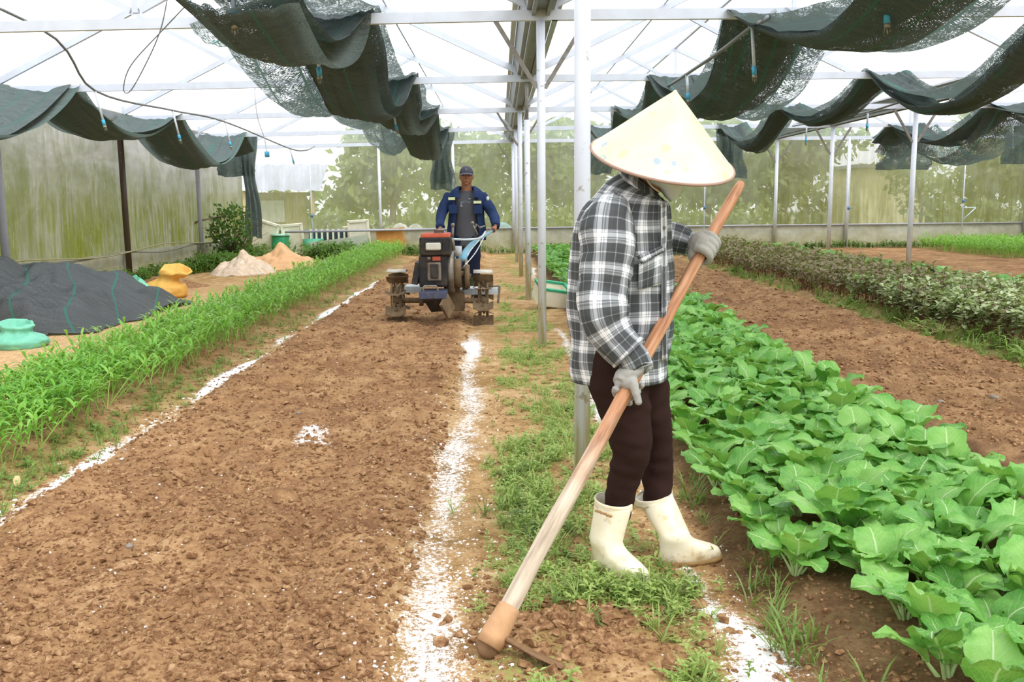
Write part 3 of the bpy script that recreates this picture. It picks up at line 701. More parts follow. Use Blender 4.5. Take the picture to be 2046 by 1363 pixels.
def spin_plant(seed, lo=False):
    r = np.random.default_rng(seed); mb = MB(); Hh = r.uniform(.17, .25); lean = r.normal(0, .09, 2)
    tip = np.array([lean[0], lean[1], Hh]); n = 6 if lo else 9
    mb.tube([(0, 0, -.02), tip*.5+np.array([0, 0, .01]), tip], [.0035, .003, .002], 3 if lo else 5, 1, (False, False))
    for k in range(n):
        f = .38+.62*(k+1)/n; b = tip*f; strap(mb, b, k*2.4+r.uniform(-.4, .4), r.uniform(.5, 1.15), r.uniform(.065, .11), r.uniform(.012, .020), r.uniform(.7, 1.9), 3 if lo else 5)
    return mb
SPM = [spin_plant(400+k).mesh('narrow_leaf_plant', [M['spin'], M['spstem']]) for k in range(7)]
SPL = [spin_plant(500+k, True) for k in range(8)]
pts = []
y = 3.9
while y < YF-.9:
    st = .058*(1+.035*max(0, y-4))
    for x in np.arange(-3.02, -2.38, st*.95): pts.append((x+RG.normal(0, .02), y+RG.normal(0, .02)))
    y += st
pts.sort(key=lambda p: (p[1]**2+(p[0])**2)+ (0 if p[0] > -2.9 else 2.5))
GS = 'narrow leaved plants in the left crop row'
def spin_lab(x, y): return 'narrow leaved bright green plant at the open front edge of the left crop row' if x > -2.65 else 'narrow leaved bright green plant inside the dense left crop row'
def visible(x, y): 
    q = np.array([x, y, .2])-np.array([0, 0, CAM_H]); w = q@_f; return abs((q@_r)/w*CAM_F) < 1060 and abs((q@_u)/w*CAM_F) < 730
pts = [p for p in pts if visible(*p)]
for i, (x, y) in enumerate(pts[:300]):
    o = link('narrow_leaf_plant', SPM[i % 7]); o.location = (x, y, float(height(x, y, False))); o.rotation_euler = (0, 0, RG.uniform(0, 6.28)); s = RG.uniform(.85, 1.15); o.scale = (s, s, s)
    tag(o, spin_lab(x, y), 'vegetable', GS)
P = [(x, y, float(height(x, y, False)), RG.uniform(.85, 1.15)*(1+.01*y), RG.uniform(0, 6.28), i % 8) for i, (x, y) in enumerate(pts[300:])]
tag(link('narrow_leaf_crop', join_copies('narrow_leaf_crop', SPL, P, [M['spin'], M['spstem']])), 'dense row of narrow leaved green crop running to the far wall at left', 'vegetable', None, 'stuff')
# far right patch of the same crop
P = []
for y in np.arange(18.6, YF-.9, .10):
    for x in np.arange(10.4, 13.45, .10): P.append((x+RG.normal(0, .03), y+RG.normal(0, .03), float(height(x, y, False)), RG.uniform(1.1, 1.5), RG.uniform(0, 6.28), RG.integers(8)))
tag(link('narrow_leaf_crop', join_copies('narrow_leaf_crop', SPL, P, [M['spin'], M['spstem']])), 'bright green patch of narrow leaved crop in the far right corner', 'vegetable', None, 'stuff')

# ------------------------------------------------------------------ reddish bushy crop and seedlings (right)
M['amar'] = leafmat('dull_green_leaf', [(.28, '#7a6650'), (.42, '#879364'), (.6, '#a5b283'), (.8, '#bec8a0')], .6, .2, None, 14, rnd=.5)
M['amst'] = simple('reddish_stem', '#7a4a3a', .6, 0, .2, 20)
M['seed'] = leafmat('seedling_leaf', [(.3, '#4a8b3c'), (.6, '#74b35a'), (.8, '#96c877')], .5, .25, None, 10)
def oval(mb, p, az, el, L, w, m=0, n=3, cur=.6):
    d = np.array([math.cos(az), math.sin(az), 0]); side = np.array([-math.sin(az), math.cos(az), 0]); q = np.array(p, float); V = []
    for k in range(n+1):
        v = k/n; ww = w/2*math.sin(PI*min(1, v*.8+.12))**.7; e = el-cur*v
        V += [q-side*ww+np.array([0, 0, .25*ww]), q, q+side*ww+np.array([0, 0, .25*ww])]; q = q+L/n*(math.cos(e)*d+np.array([0, 0, math.sin(e)]))
    F = [(k*3+j, k*3+j+1, (k+1)*3+j+1, (k+1)*3+j) for k in range(n) for j in (0, 1)]; mb.add(V, F, m)
def amar_plant(seed, lo=False):
    r = np.random.default_rng(seed); mb = MB(); Hh = r.uniform(.26, .36)
    for b in range(2 if lo else 3):
        lean = r.normal(0, .05, 2); tip = np.array([lean[0], lean[1], Hh*r.uniform(.8, 1)]); mb.tube([(0, 0, -.02), tip*.5, tip], [.004, .003, .002], 3, 1, (False, False))
        for k in range(6 if lo else 9):
            f = .35+.65*(k+1)/(6 if lo else 9); oval(mb, tip*f+r.normal(0, .006, 3), k*2.4+b+r.uniform(-.5, .5), r.uniform(.0, .9), r.uniform(.045, .075), r.uniform(.032, .05), 0, 2 if lo else 4, r.uniform(.3, 1.3))
    return mb
AM = [amar_plant(600+k).mesh('bushy_plant', [M['amar'], M['amst']]) for k in range(6)]; AL = [amar_plant(650+k, True) for k in range(7)]
pts = []
y = 4.6
while y < YF-1.0:
    st = .105*(1+.018*max(0, y-6))
    for x in np.arange(4.06+.08*math.sin(y*2), 5.55, st): pts.append((x+RG.normal(0, .03), y+RG.normal(0, .03)))
    y += st
pts = [p for p in pts if visible(*p)]
pts.sort(key=lambda p: (p[1]+.6*(p[0]-4)))
for i, (x, y) in enumerate(pts[:300]):
    o = link('bushy_plant', AM[i % 6]); o.location = (x, y, float(height(x, y, False))); o.rotation_euler = (0, 0, RG.uniform(0, 6.28)); s = RG.uniform(.9, 1.2); o.scale = (s, s, s)
    tag(o, 'bushy reddish stemmed plant with dull green oval leaves in the right crop strip', 'vegetable', 'bushy reddish plants in the right strip')
P = [(x, y, float(height(x, y, False)), RG.uniform(.9, 1.2), RG.uniform(0, 6.28), i % 7) for i, (x, y) in enumerate(pts[300:])]
tag(link('bushy_crop', join_copies('bushy_crop', AL, P, [M['amar'], M['amst']])), 'farther part of the reddish bushy crop around the right posts', 'vegetable', None, 'stuff')
def seedling(seed, n=7, H=.10, L=.07):
    r = np.random.default_rng(seed); mb = MB()
    for k in range(n):
        az = k*2.4+r.uniform(-.4, .4); rr = r.uniform(.01, .05); p = (math.cos(az)*rr, math.sin(az)*rr, H*r.uniform(.5, 1.1)); mb.tube([(0, 0, 0), p], .0025, 3, 1, (False, False)); oval(mb, p, az, r.uniform(-.1, .6), L*r.uniform(.8, 1.2), L*.8, 0, 3)
    return mb
SD = [seedling(700+k) for k in range(5)]; SDM = [s.mesh('seedling', [M['seed'], M['spstem']]) for s in SD]
k = 0
for y in np.arange(7.5, YF-1.2, .2):
    for x in (5.85, 6.15, 6.45):
        if not visible(x, y): continue
        if k >= 290: break
        o = link('seedling', SDM[k % 5]); o.location = (x+RG.normal(0, .05), y+RG.normal(0, .06), float(height(x, y, False))); s = RG.uniform(1.2, 1.9); o.scale = (s, s, s); o.rotation_euler = (0, 0, RG.uniform(0, 6)); k += 1
        tag(o, 'low fresh green seedling in the row between the reddish crop and the far bare soil', 'vegetable', 'green seedlings right of the posts')

# ------------------------------------------------------------------ weeds
M['weed'] = leafmat('weed_leaf', [(.3, '#5c7038'), (.5, '#87a052'), (.7, '#a8b86a'), (.85, '#c2c890')], .5, .3, None, 20, rnd=.5)
M['darkweed'] = leafmat('dark_weed_leaf', [(.3, '#3d5f28'), (.6, '#5f8a3a'), (.8, '#86ab55')], .5, .25, None, 20)
def weed(seed, kind):
    r = np.random.default_rng(seed); mb = MB()
    if kind == 0:      # creeping, small ovals
        for b in range(5):
            az = r.uniform(0, 6.28); L = r.uniform(.03, .08); end = np.array([math.cos(az)*L, math.sin(az)*L, r.uniform(.008, .04)]); mb.tube([(0, 0, 0), end*.5+np.array([0, 0, .01]), end], .0012, 3, 1, (False, False))
            for k in range(6): f = (k+1)/6; oval(mb, end*f+np.array([0, 0, .006]), az+(-1)**k*1.1+r.normal(0, .2), r.uniform(0, .7), r.uniform(.012, .022), r.uniform(.007, .012), 0, 2, .5)
    elif kind == 1:    # grass tuft
        for b in range(11): strap(mb, (r.normal(0, .008), r.normal(0, .008), 0), r.uniform(0, 6.28), r.uniform(.6, 1.45), r.uniform(.05, .12), r.uniform(.003, .006), r.uniform(.6, 1.6), 3)
    else:              # upright leafy
        tip = np.array([r.normal(0, .02), r.normal(0, .02), r.uniform(.05, .1)]); mb.tube([(0, 0, 0), tip], .0018, 3, 1, (False, False))
        for k in range(10): f = (k+2)/11; oval(mb, tip*f, k*2.4, r.uniform(.1, .8), r.uniform(.02, .038), r.uniform(.010, .016), 0, 3, .8)
    return mb
WK = [weed(800+k, k % 3) for k in range(9)]; WM = [w.mesh('weed', [M['weed'], M['spstem']]) for w in WK]
def weed_density(x, y):
    d = bedprof(x, -.02, .56, .05)*sstep(-.35, .45, float(fbm(x*3.1, y*2.2, o=3, s=71)))
    d *= 1-.93*math.exp(-(((x-.2)/.3)**2+((y-2.58)/.27)**2))
    return float(d)
cand = []
while len(cand) < 1150:
    y = float(logy(1, 2.0, 15, 1.1)[0]); x = RG.uniform(-.1, .66)
    if RG.random() < max(0, weed_density(x, y)-.25)*(1 if y > 3.3 else .45)+.02: cand.append((x, y))
for (cx, cy_, rx_, ry_, n) in ((.34, 2.80, .12, .045, 130), (.52, 2.72, .05, .09, 50), (.2, 2.06, .16, .03, 110), (.12, 3.0, .09, .14, 90), (.22, 3.35, .12, .14, 110), (.2, 4.0, .15, .3, 130), (.45, 2.9, .08, .1, 60), (.3, 5.6, .12, .3, 100), (.25, 7.2, .14, .5, 160)):
    for _ in range(n): cand.append((RG.normal(cx, rx_), RG.normal(cy_, ry_)))
def near_blade(x, y): return -.12 < x < .24 and 2.2 < y < 2.62
cand = [p for p in cand if not near_blade(*p)]
cand.sort(key=lambda p: p[1])
big, small = cand[:], []
idx = RG.permutation(len(cand)); near = [cand[i] for i in idx if cand[i][1] < 4.2][:260]; ns_ = set(near)
for i, (x, y) in enumerate(near):
    k = int(RG.integers(9)); o = link('weed', WM[k]); o.location = (x, y, float(height(x, y))-.003); o.rotation_euler = (0, 0, RG.uniform(0, 6)); s = RG.uniform(.5, 1.05); o.scale = (s, s, s)
    tag(o, ('creeping weed with small oval leaves', 'tuft of thin grass blades', 'small upright leafy weed')[k % 3]+' on the dirt path around the woman', 'weed', 'weeds on the dirt path')
P = [(x, y, float(height(x, y))-.003, RG.uniform(.45, 1.0), RG.uniform(0, 6.28), RG.integers(9)) for x, y in cand if (x, y) not in ns_]
tag(link('path_weeds', join_copies('path_weeds', WK, P, [M['weed'], M['spstem']])), 'low green weeds carpeting parts of the middle path', 'weed', None, 'stuff')
P = []
for _ in range(420):
    y = float(logy(1, 3.4, 16, 1)[0]); x = RG.normal(-2.22, .1); P.append((x, y, float(height(x, y)), RG.uniform(.5, 1.1), RG.uniform(0, 6), RG.integers(9)))
for _ in range(420):
    y = float(logy(1, 4.5, 18, 1)[0]); x = RG.normal(3.98, .1); P.append((x, y, float(height(x, y)), RG.uniform(1, 2.4), RG.uniform(0, 6), RG.integers(9)))
for _ in range(34):
    y = float(logy(1, 2.0, 4, 1)[0]); x = RG.normal(.80, .05); P.append((x, y, float(height(x, y)), RG.uniform(.7, 1.6), RG.uniform(0, 6), 1+3*RG.integers(3)))
tag(link('edge_weeds', join_copies('edge_weeds', WK, P, [M['weed'], M['spstem']])), 'scattered weeds along the edges of the crop beds', 'weed', None, 'stuff')
# clumps along the walls
P = []
def clump(x, y, rx, ry, n, s0, s1):
    for _ in range(n): a, b = RG.normal(x, rx), RG.normal(y, ry); P.append((max(a, XL+.32), min(b, YF-.25), float(height(a, min(b, YF), False)), RG.uniform(s0, s1), RG.uniform(0, 6), 2+3*RG.integers(3)))
for x in np.arange(-2.4, 13.5, .35): clump(x, YF-.3, .15, .12, 16 if x < 1 else 26, 1.2, 2.6)
for y in np.arange(13, 23, .5): clump(XL+.45, y, .15, .2, 26, 2, 3.6)
clump(-5.6, 18.6, .3, .5, 130, 2.5, 4.5); clump(-4.0, 22.3, .45, .5, 150, 3, 5.2); clump(-5.9, 21.5, .25, .8, 150, 3, 5); clump(-1.9, 22.9, .4, .2, 70, 2, 4)
tag(link('wall_weeds', join_copies('wall_weeds', WK, P, [M['darkweed'], M['spstem']])), 'dark green weeds growing along the foot of the walls', 'weed', None, 'stuff')
# pulled up leaf on the path and withered stalks
p = gr(1045, 1040); mb = MB()
for k in range(5): strap(mb, (p[0]+k*.008, p[1], .02), 2.2+.25*k, .5, .07+.01*k, .02, 1.2, 5)
single('wilted_leaf', mb, M['weed'], 'wilted pale green leaf lying on the path left of the boots', 'leaf', (p[0], p[1], .02))
p = gr(35, 985); mb = MB(); oval(mb, (p[0], p[1], .03), 1.9, 1.2, .05, .03, 0, 4)
single('dry_leaf', mb, simple('dry_leaf_tan', '#d8b488', .8), 'small dry tan leaf standing on the slope at the left edge', 'leaf', (p[0], p[1], 0))

# ------------------------------------------------------------------ outside, seen through the plastic
M['crown'] = leafmat('tree_leaves', [(.3, '#7c8a58'), (.55, '#98a46c'), (.8, '#b0b886')], .7, .3, None, 2)
M['bark'] = simple('grey_bark', '#7d7160', .9, 0, .2, 6)
def crown(mb, c, R, n, seed, sz=.28):
    r = np.random.default_rng(seed); d = r.standard_normal((n, 3)); d /= np.linalg.norm(d, axis=1)[:, None]
    rad = (.55+.5*r.random(n))*(1+.25*vnoise(d[:, 0]*2+seed, d[:, 1]*2, d[:, 2]*2)); P = np.array(c)+d*rad[:, None]*np.array(R)
    a = r.standard_normal((n, 3)); b = r.standard_normal((n, 3)); a /= np.linalg.norm(a, axis=1)[:, None]; b = np.cross(a, b); b /= np.linalg.norm(b, axis=1)[:, None]
    s = sz*(.6+.8*r.random((n, 1))); V = np.stack([P-a*s, P-b*s*.55, P+a*s, P+b*s*.55], 1).reshape(-1, 3)
    F = np.arange(4*n).reshape(n, 4); mb.add(V, F)
def tree(x, y, h, w, label, seed, n=1500, sz=.16, trunk=.12):
    root = thing('tree', label, 'tree', (x, y, -.06), 'trees beyond the far wall')
    mb = MB().tube([(x, y, -.1), (x+.1, y, h*.4), (x-.1, y, h*.75)], [trunk, trunk*.8, trunk*.3], 7, per=3)
    r = np.random.default_rng(seed)
    for k in range(5): a = r.uniform(0, 6.28); mb.tube([(x, y, h*.35+.08*k*h), (x+math.cos(a)*w*.3, y+math.sin(a)*w*.3, h*.5+.08*k*h), (x+math.cos(a)*w*.55, y+math.sin(a)*w*.5, h*.62+.07*k*h)], [trunk*.5, trunk*.3, trunk*.1], 5, per=2)
    part('trunk', mb, M['bark'], root)
    cm = MB()
    for k in range(6): a = r.uniform(0, 6.28); q = r.uniform(.1, .6)*w*.6; crown(cm, (x+math.cos(a)*q, y+math.sin(a)*q, h*(.45+.1*k)), (w*.38, w*.38, h*.17), n//6, seed+k, sz)
    part('crown', cm, M['crown'], root, smooth=False, kind=None)
tree(-3.6, 31, 3.6, 3.4, 'leafy tree beyond the far plastic, right of the shed roof', 1, 2200, .17)
tree(-1.5, 38, 3.9, 3.6, 'tree beyond the far plastic, behind the hanging net tail', 2, 1900, .17)
tree(1.2, 33, 3.7, 3.6, 'tree beyond the far plastic, right of the man', 3, 1900, .17)
tree(3.6, 36, 4.0, 4, 'tree beyond the far plastic, left of the straw hat', 4, 1900, .17)
tree(6.4, 29, 3.4, 3.6, 'thin tree beyond the far plastic, under the straw hat rim', 5, 1900, .17)
tree(9.4, 31, 3.6, 3.8, 'tree beyond the far plastic between the right posts', 6, 2200, .17)
tree(12.0, 26.6, 2.4, 1.9, 'small tree silhouetted before the cream wall', 7, 620, .09, .05)
tree(16.5, 29, 3.9, 4.2, 'tree beyond the far plastic at the right edge', 8, 1900, .17)
tree(19.5, 37, 4.4, 5, 'tree beyond the far plastic outside the right corner', 9, 700)
tree(-14, 30, 3.0, 5, 'tree beyond the left plastic wall', 10, 700)
tree(-11, 17, 2.5, 3.4, 'tree behind the left plastic wall near the net heap', 11, 700)
for k, (x, y, w) in enumerate(((-2.2, 27.5, 1.5), (.6, 27, 1.3), (2.6, 28, 1.8), (5.2, 27, 1.4), (7.6, 27.5, 1.6), (14.6, 28, 2.0), (-4.8, 27, 1.2))):
    cm = MB(); crown(cm, (x, y, .55), (w*.6, .6, .6), 260, 30+k, .13)
    single('bush', cm, M['crown'], f'low bush beyond the far plastic, {NTH[k]} of seven listed', 'bush', (x, y, 0), 'bushes beyond the far wall', False)
cm = MB()
for x in np.arange(-22, 34, 1.6): crown(cm, (x, 42+RG.normal(0, 1), .9), (1.4, 1, 1.2+RG.uniform(0, .8)), 240, int(x+50), .22)
single('hedge', cm, M['crown'], 'long low hedge far beyond the plastic wall', 'hedge', (5, 42, 0), smooth=False, kind='stuff')
# shed with a corrugated roof
root = thing('shed', 'shed with a pale corrugated metal roof beyond the far plastic at left', 'building', (-9, 34, 0))
a = at(655, 328, 32.5); b = at(640, 380, 30.0); zr_, ze = float(a[2]), float(b[2]); xr = float(a[0]); xe = float(b[0])
n = 121; X = np.linspace(-16, 0, n); V = []; 
for i, x in enumerate(X): dz = .035*math.sin(i*PI/2); V += [(xe+x-0, 30.0, ze+dz), (xr+x, 32.5, zr_+dz)]
part('corrugated_roof', MB().add(V, [(2*i, 2*i+2, 2*i+3, 2*i+1) for i in range(n-1)]), simple('pale_corrugated_metal', '#bcc0d4', .4, .1, .08, 2), root, False)
part('wall', MB().box((xe-8.3, 30.7, ze/2-.1), (15.4, .15, ze+.1)), simple('stained_plaster_wall', '#b9ac84', .9, 0, .2, 1.5, dirt='#8a8a50', dfac=.6), root, False)
for k in range(4): part('wall_post', MB().box((xe-.3-2.2*k, 30.2, ze/2), (.12, .12, ze)), simple('pale_wood_%d' % k, '#cbb48f', .8), root, False)
for k in range(3): part('window', MB().box((xe-1.8-2.2*k, 30.6, ze*.62), (1.0, .08, .7)), simple('hazy_window_%d' % k, '#d8d9cf', .5), root, False)
# cream building
root = thing('building', 'cream walled building beyond the far plastic at right', 'building', (14, 33, 0))
a = at(1722, 345, 33); b = at(1853, 345, 33)
part('wall', MB().box(((a[0]+b[0])/2, 34.5, 1.0), (b[0]-a[0], 3, 2.7)), simple('cream_wall', '#f0e6b4', .85, 0, .05, 1), root, False)
part('roof', MB().box(((a[0]+b[0])/2, 34.5, 2.42), (b[0]-a[0]+.5, 3.4, .12)), M['gutter'], root, False)
# bags and stones outside
for i, (px, py, c, l) in enumerate(((800, 452, '#e9e9e6', 'pale sack beyond the far plastic left of the man'), (828, 447, '#cfd2d2', 'grey stone beyond the far plastic behind the tiller handle'), (1005, 440, '#9fd2dd', 'light blue sack beyond the far plastic right of the man'))):
    p = at(px, py, 25.2); mb = MB().ball((p[0], 25.2, .35), (.28, .2, .4), 8); V = mb.V[0]; V *= 1; mb.V[0] = V+.05*np.stack([vnoise(V[:, 0]*6, V[:, 1]*6, V[:, 2]*6, 3+k) for k in range(3)], 1)
    single('sack', mb, simple('outside_sack_%d' % i, c, .8), l, 'sack', (p[0], 25.2, 0))

# ------------------------------------------------------------------ shade nets
def netmat(name, dens, col='#3a4443', sc=150, lo='#687370'):
    t = NT(name); uv = t.n('UVMap').outputs[0]; sp = t.n('SeparateXYZ', {0: uv}); u, v = sp.outputs[0], sp.outputs[1]
    nz = t.noise(t.n('Mapping', {0: uv, 'Scale': (sc*.35, sc, 1)}).outputs[0], 1, 2, .6)
    big = t.noise(uv, 4, 3)
    thr = t.math('ADD', dens, t.math('MULTIPLY', t.math('SUBTRACT', big, .5), .35))
    hole = t.math('GREATER_THAN', nz, thr)
    st = t.math('LESS_THAN', t.math('ABSOLUTE', t.math('SUBTRACT', t.math('FRACT', t.math('MULTIPLY', u, 2.6)), .5)), .025)
    kn = t.noise(t.n('Mapping', {0: uv, 'Scale': (sc*.5, sc*.8, 1)}).outputs[0], 1, 2, .7); kn2 = t.noise(t.n('Mapping', {0: uv, 'Scale': (3, 26, 1)}).outputs[0], 1, 3, .6)
    c = t.mix(t.math('MULTIPLY', st, .85), t.ramp(t.math('ADD', t.math('MULTIPLY', kn, .6), t.math('MULTIPLY', kn2, .4)), [(.36, col), (.62, lo)]), '#3f7f70')
    hole = t.math('MULTIPLY', hole, t.math('SUBTRACT', 1.0, st))
    sh = t.bsdf(c, .75, 0, t.bump(nz, .4, .004), .2); sh = t.mixs(.28, sh, t.n('BsdfTranslucent', {'Color': lin('#7a8a86')}).outputs[0])
    return t.done(t.mixs(hole, sh, t.n('BsdfTransparent').outputs[0]))
M['net'] = netmat('dark_shade_net', .60)
M['net_loose'] = netmat('loose_shade_net', .565, '#3a4945', 100, '#5f706b')
M['net_grey'] = netmat('grey_green_shade_net', .66, '#4a5756', 150, '#75817f')
def net_ribbon(mb, xa, xb, ylist, zf, folds, amp, seed, nx=44, m=0, wob=.05):
    """folds: multi-ply cross-section; ylist stations; zf(y)->(z, shift, widthscale)"""
    nx = nx; U = np.linspace(0, 1, nx); W = xb-xa; Vv = []; UV = []
    if folds > 0: path = np.abs(((U*folds) % 2)-1); path = 1-path   # zigzag in x
    else: path = U
    for k, y in enumerate(ylist):
        z, sh, ws, th = zf(y)
        x = xa+sh+W*(.5+(path-.5)*ws)
        x = x+wob*fbm(U*3+seed, y*.7+0*U, o=2, s=seed)
        lay = -U*th if folds > 0 else 0*U
        sagx = amp*(1-(2*path-1)**2)*.35
        zz = z+lay-sagx*ws+.022*fbm(U*4, y*.9+0*U, o=2, s=seed+2)*(1+1.2*(th > .01)) + .02*vnoise(path*14+seed, y*.6+0*U, s=seed+9)
        Vv.append(np.stack([x, y+.03*vnoise(U*4, y+0*U, s=seed+4), zz], 1)); UV.append(np.stack([U*W*max(1, folds), np.full(nx, y)], 1))
    n = len(ylist); I = np.arange(n*nx).reshape(n, nx); F = np.stack([I[:-1, :-1], I[:-1, 1:], I[1:, 1:], I[1:, :-1]], -1).reshape(-1, 4)
    mb.add(np.concatenate(Vv), F, m, np.concatenate(UV)); return mb
def sagf(sag, lift=.1, taper=.0, sh=0.0, mid=.0):
    def f(y):
        k = (y-Y0)/DY; fr = k-math.floor(k); s = math.sin(PI*fr)**.9
        return ZB+lift-sag*s*(1+.25*math.sin(math.floor(k)*2.3)), sh*s, 1-taper*s, mid*s
    return f
def tail(mb, x0, x1, y, ztop, zbot, seed, m=0, nw=26, pl=.05, n=30, tw=.5):
    V = []; UV = []
    for k in range(n):
        f = k/(n-1); z = ztop+(zbot-ztop)*f; u = np.linspace(0, 1, nw); c = (x0+x1)/2; W = (x1-x0)*(1-tw*math.sin(PI*min(1, f*1.15))**2*.6) if f < .87 else (x1-x0)*(1-tw*.1)
        V.append(np.stack([c+(u-.5)*W+.05*vnoise(f*3+0*u, 0*u, s=seed), y+pl*np.sin(u*17+2*vnoise(f*2+0*u, u, s=seed+1))*(.4+f)+.04*vnoise(u*3, f*3+0*u, s=seed), z+.03*vnoise(u*4, 0*u, s=seed+5)*f+0*u], 1)); UV.append(np.stack([u*1.2, np.full(nw, z)], 1))
    I = np.arange(n*nw).reshape(n, nw); F = np.stack([I[:-1, :-1], I[:-1, 1:], I[1:, 1:], I[1:, :-1]], -1).reshape(-1, 4)
    mb.add(np.concatenate(V), F, m, np.concatenate(UV))
def net(name, label, xa, xb, ya, yb, sag, mats, layers, seed, tl=None):
    root = thing(name, label, 'shade net', ((xa+xb)/2, (ya+yb)/2, ZB))
    ys_ = np.arange(ya, yb+.01, .11)
    for j, (pn, a, b, folds, sg, amp, lift, taper, sh, th, m, *y0_) in enumerate(layers):
        mb = MB(); net_ribbon(mb, a, b, ys_[ys_ > (y0_[0] if y0_ else -9)], sagf(sg, lift, taper, sh, th), folds, amp, seed+j*7, 40 if folds < 2 else 70)
        part(pn, mb, M[m], root, True, True)
    if tl:
        mb = MB()
        for q, tt in enumerate(tl): tail(mb, *tt, seed=seed+50+q)
        part('hanging_end', mb, M['net' if mats == 'net' else mats], root, True, True)
    return root
# xa, xb, folds, sag, cross amp, lift, taper, shift, thickness
net('shade_net', 'wide dark shade net bunched along the left bay roof above the tilled bed', -2.35, -1.0, 5.3, 20.4, .4, 'net',
    [('folded_bundle', -1.86, -1.05, 3, .42, .25, .12, .22, .06, .26, 'net'), ('loose_layer', -2.38, -1.7, 0, .46, .5, .115, .1, -.02, 0, 'net_loose', 7.3), ('upper_layer', -1.8, -1.0, 0, .2, .2, .13, .1, 0, 0, 'net')], 21,
    [(-1.55, -.98, 20.75, 2.86, 1.55), (-1.45, -1.05, 20.95, 2.84, 1.7)])
net('shade_net', 'dark shade net draped over the trusses above the woman, in the middle bay', 1.85, 2.75, 2.6, 20.3, .4, 'net',
    [('folded_bundle', 1.9, 2.7, 3, .42, .25, .12, .2, .05, .24, 'net'), ('loose_layer', 2.4, 2.95, 0, .5, .5, .115, .1, .06, 0, 'net_loose', 4.5)], 31,
    [(1.85, 2.5, 20.4, 2.84, 1.85)])
net('shade_net', 'dark shade net hanging in waves over the bare soil strip, middle bay right half', 4.55, 5.35, 8.0, 20.3, .4, 'net',
    [('folded_bundle', 4.65, 5.1, 3, .5, .2, .12, .15, 0, .10, 'net'), ('upper_layer', 4.6, 5.2, 0, .42, .2, .125, .1, 0, 0, 'net')], 41,
    [(4.75, 5.4, 20.4, 2.84, 1.75), (4.7, 5.1, 20.5, 2.84, 2.1)])
net('shade_net', 'dark shade net slumping behind the right post row in front of the far wall', 8.2, 9.1, 9.5, 20.9, .35, 'net',
    [('folded_bundle', 8.25, 8.95, 3, .35, .2, .1, .15, 0, .16, 'net'), ('loose_layer', 8.3, 9.3, 0, .72, .4, .08, .0, .1, 0, 'net_loose')], 51,
    [(8.45, 9.7, 21.0, 2.6, 1.9)])
net('shade_net', 'dark bunched shade net at the upper right edge of the picture', 11.2, 11.8, 12, 20.3, .3, 'net',
    [('folded_bundle', 11.0, 11.7, 3, .4, .25, .1, .1, 0, .3, 'net')], 61, [(10.95, 11.6, 20.4, 2.7, 2.0)])
net('shade_net', 'grey green shade net draped in swags along the left wall under the eave', -6.2, -5.3, 7.6, 20.6, .45, 'net_grey',
    [('upper_layer', -6.25, -5.25, 0, .66, .3, .06, .0, 0, 0, 'net_grey'), ('folded_bundle', -6.1, -5.3, 2, .58, .2, .03, .1, 0, .06, 'net_grey')], 71,
    [(-5.65, -5.25, 20.7, 2.75, .55), (-6.15, -5.3, 20.75, 2.75, 1.9)])
# heap of net on the ground at left
M['net_heap'] = netmat('heaped_shade_net', .9, '#46494b', 160, '#6c7072')
def heap(): 
    nx, ny = 150, 110; gx, gy_ = np.meshgrid(np.linspace(-6.25, -4.0, nx), np.linspace(8.9, 12.5, ny))
    u = (gx+6.25)/2.3; v = (gy_-8.9)/3.6
    edge = sstep(0, .10, v)*sstep(1, .8, v)*sstep(1.0, .72, u+.18*np.sin(v*7)*.3-(1-v)*.03)
    h = edge*(.17+.30*np.exp(-((v-.42)/.26)**2)*sstep(1.05, .35, u)+.12*np.exp(-(((u-.58)/.14)**2+((v-.5)/.2)**2))+.13*np.exp(-(((u-.05)/.3)**2+((v-.55)/.16)**2)))
    fo = np.abs(vnoise(gx*2.2+gy_*.9, gy_*1.1-gx*.7, s=91))*.20+np.abs(vnoise(gx*5-gy_*1.6, gy_*2+gx*2.2, s=92))*.09+.015*fbm(gx*9, gy_*9, o=2, s=93)
    z = height(gx, gy_, False)+.012+h+fo*edge
    x2 = gx+.1*vnoise(gx*1.5, gy_*1.5, s=94)*edge; y2 = gy_+.14*vnoise(gx*1.3, gy_*1.3, s=95)
    I = np.arange(nx*ny).reshape(ny, nx); F = np.stack([I[:-1, :-1], I[:-1, 1:], I[1:, 1:], I[1:, :-1]], -1).reshape(-1, 4)
    keep = (edge > .02).ravel(); F = F[keep[F].all(1)]
    return MB().add(np.stack([x2, y2, z], -1).reshape(-1, 3), F, 0, np.stack([(gx*.8+gy_*.35), gy_*.9-gx*.2], -1).reshape(-1, 2))
single('net_heap', heap(), M['net_heap'], 'large heap of grey black shade net with green stripes lying by the left wall', 'shade net', (-5.2, 11, 0), uv=True)
mb = MB(); pts = []
for k in range(16): f = k/15; pts.append((-6.2+1.15*f, 11.2+.5*math.sin(f*4), .44+.05*math.sin(f*6)-.10*f))
R = tube_rings(np.array(pts), np.array([.17+.05*math.sin(k*1.3) for k in range(16)]), 22, (0, 0, 1), .55)
R = [r+.05*np.stack([vnoise(r[:, 0]*5, r[:, 1]*5, r[:, 2]*8, 5+q) for q in range(3)], 1) for r in R]
mb.rings(R); U = np.zeros((mb.n, 2)); U[:, 0] = np.tile(np.linspace(0, 1.3, 22), 16); U[:, 1] = np.repeat(np.linspace(0, 1.5, 16), 22); mb.U = [U]
single('rolled_net', mb, M['net_heap'], 'thick rolled fold of black net lying on top of the net heap', 'shade net', (-5.6, 11.3, .55), uv=True)

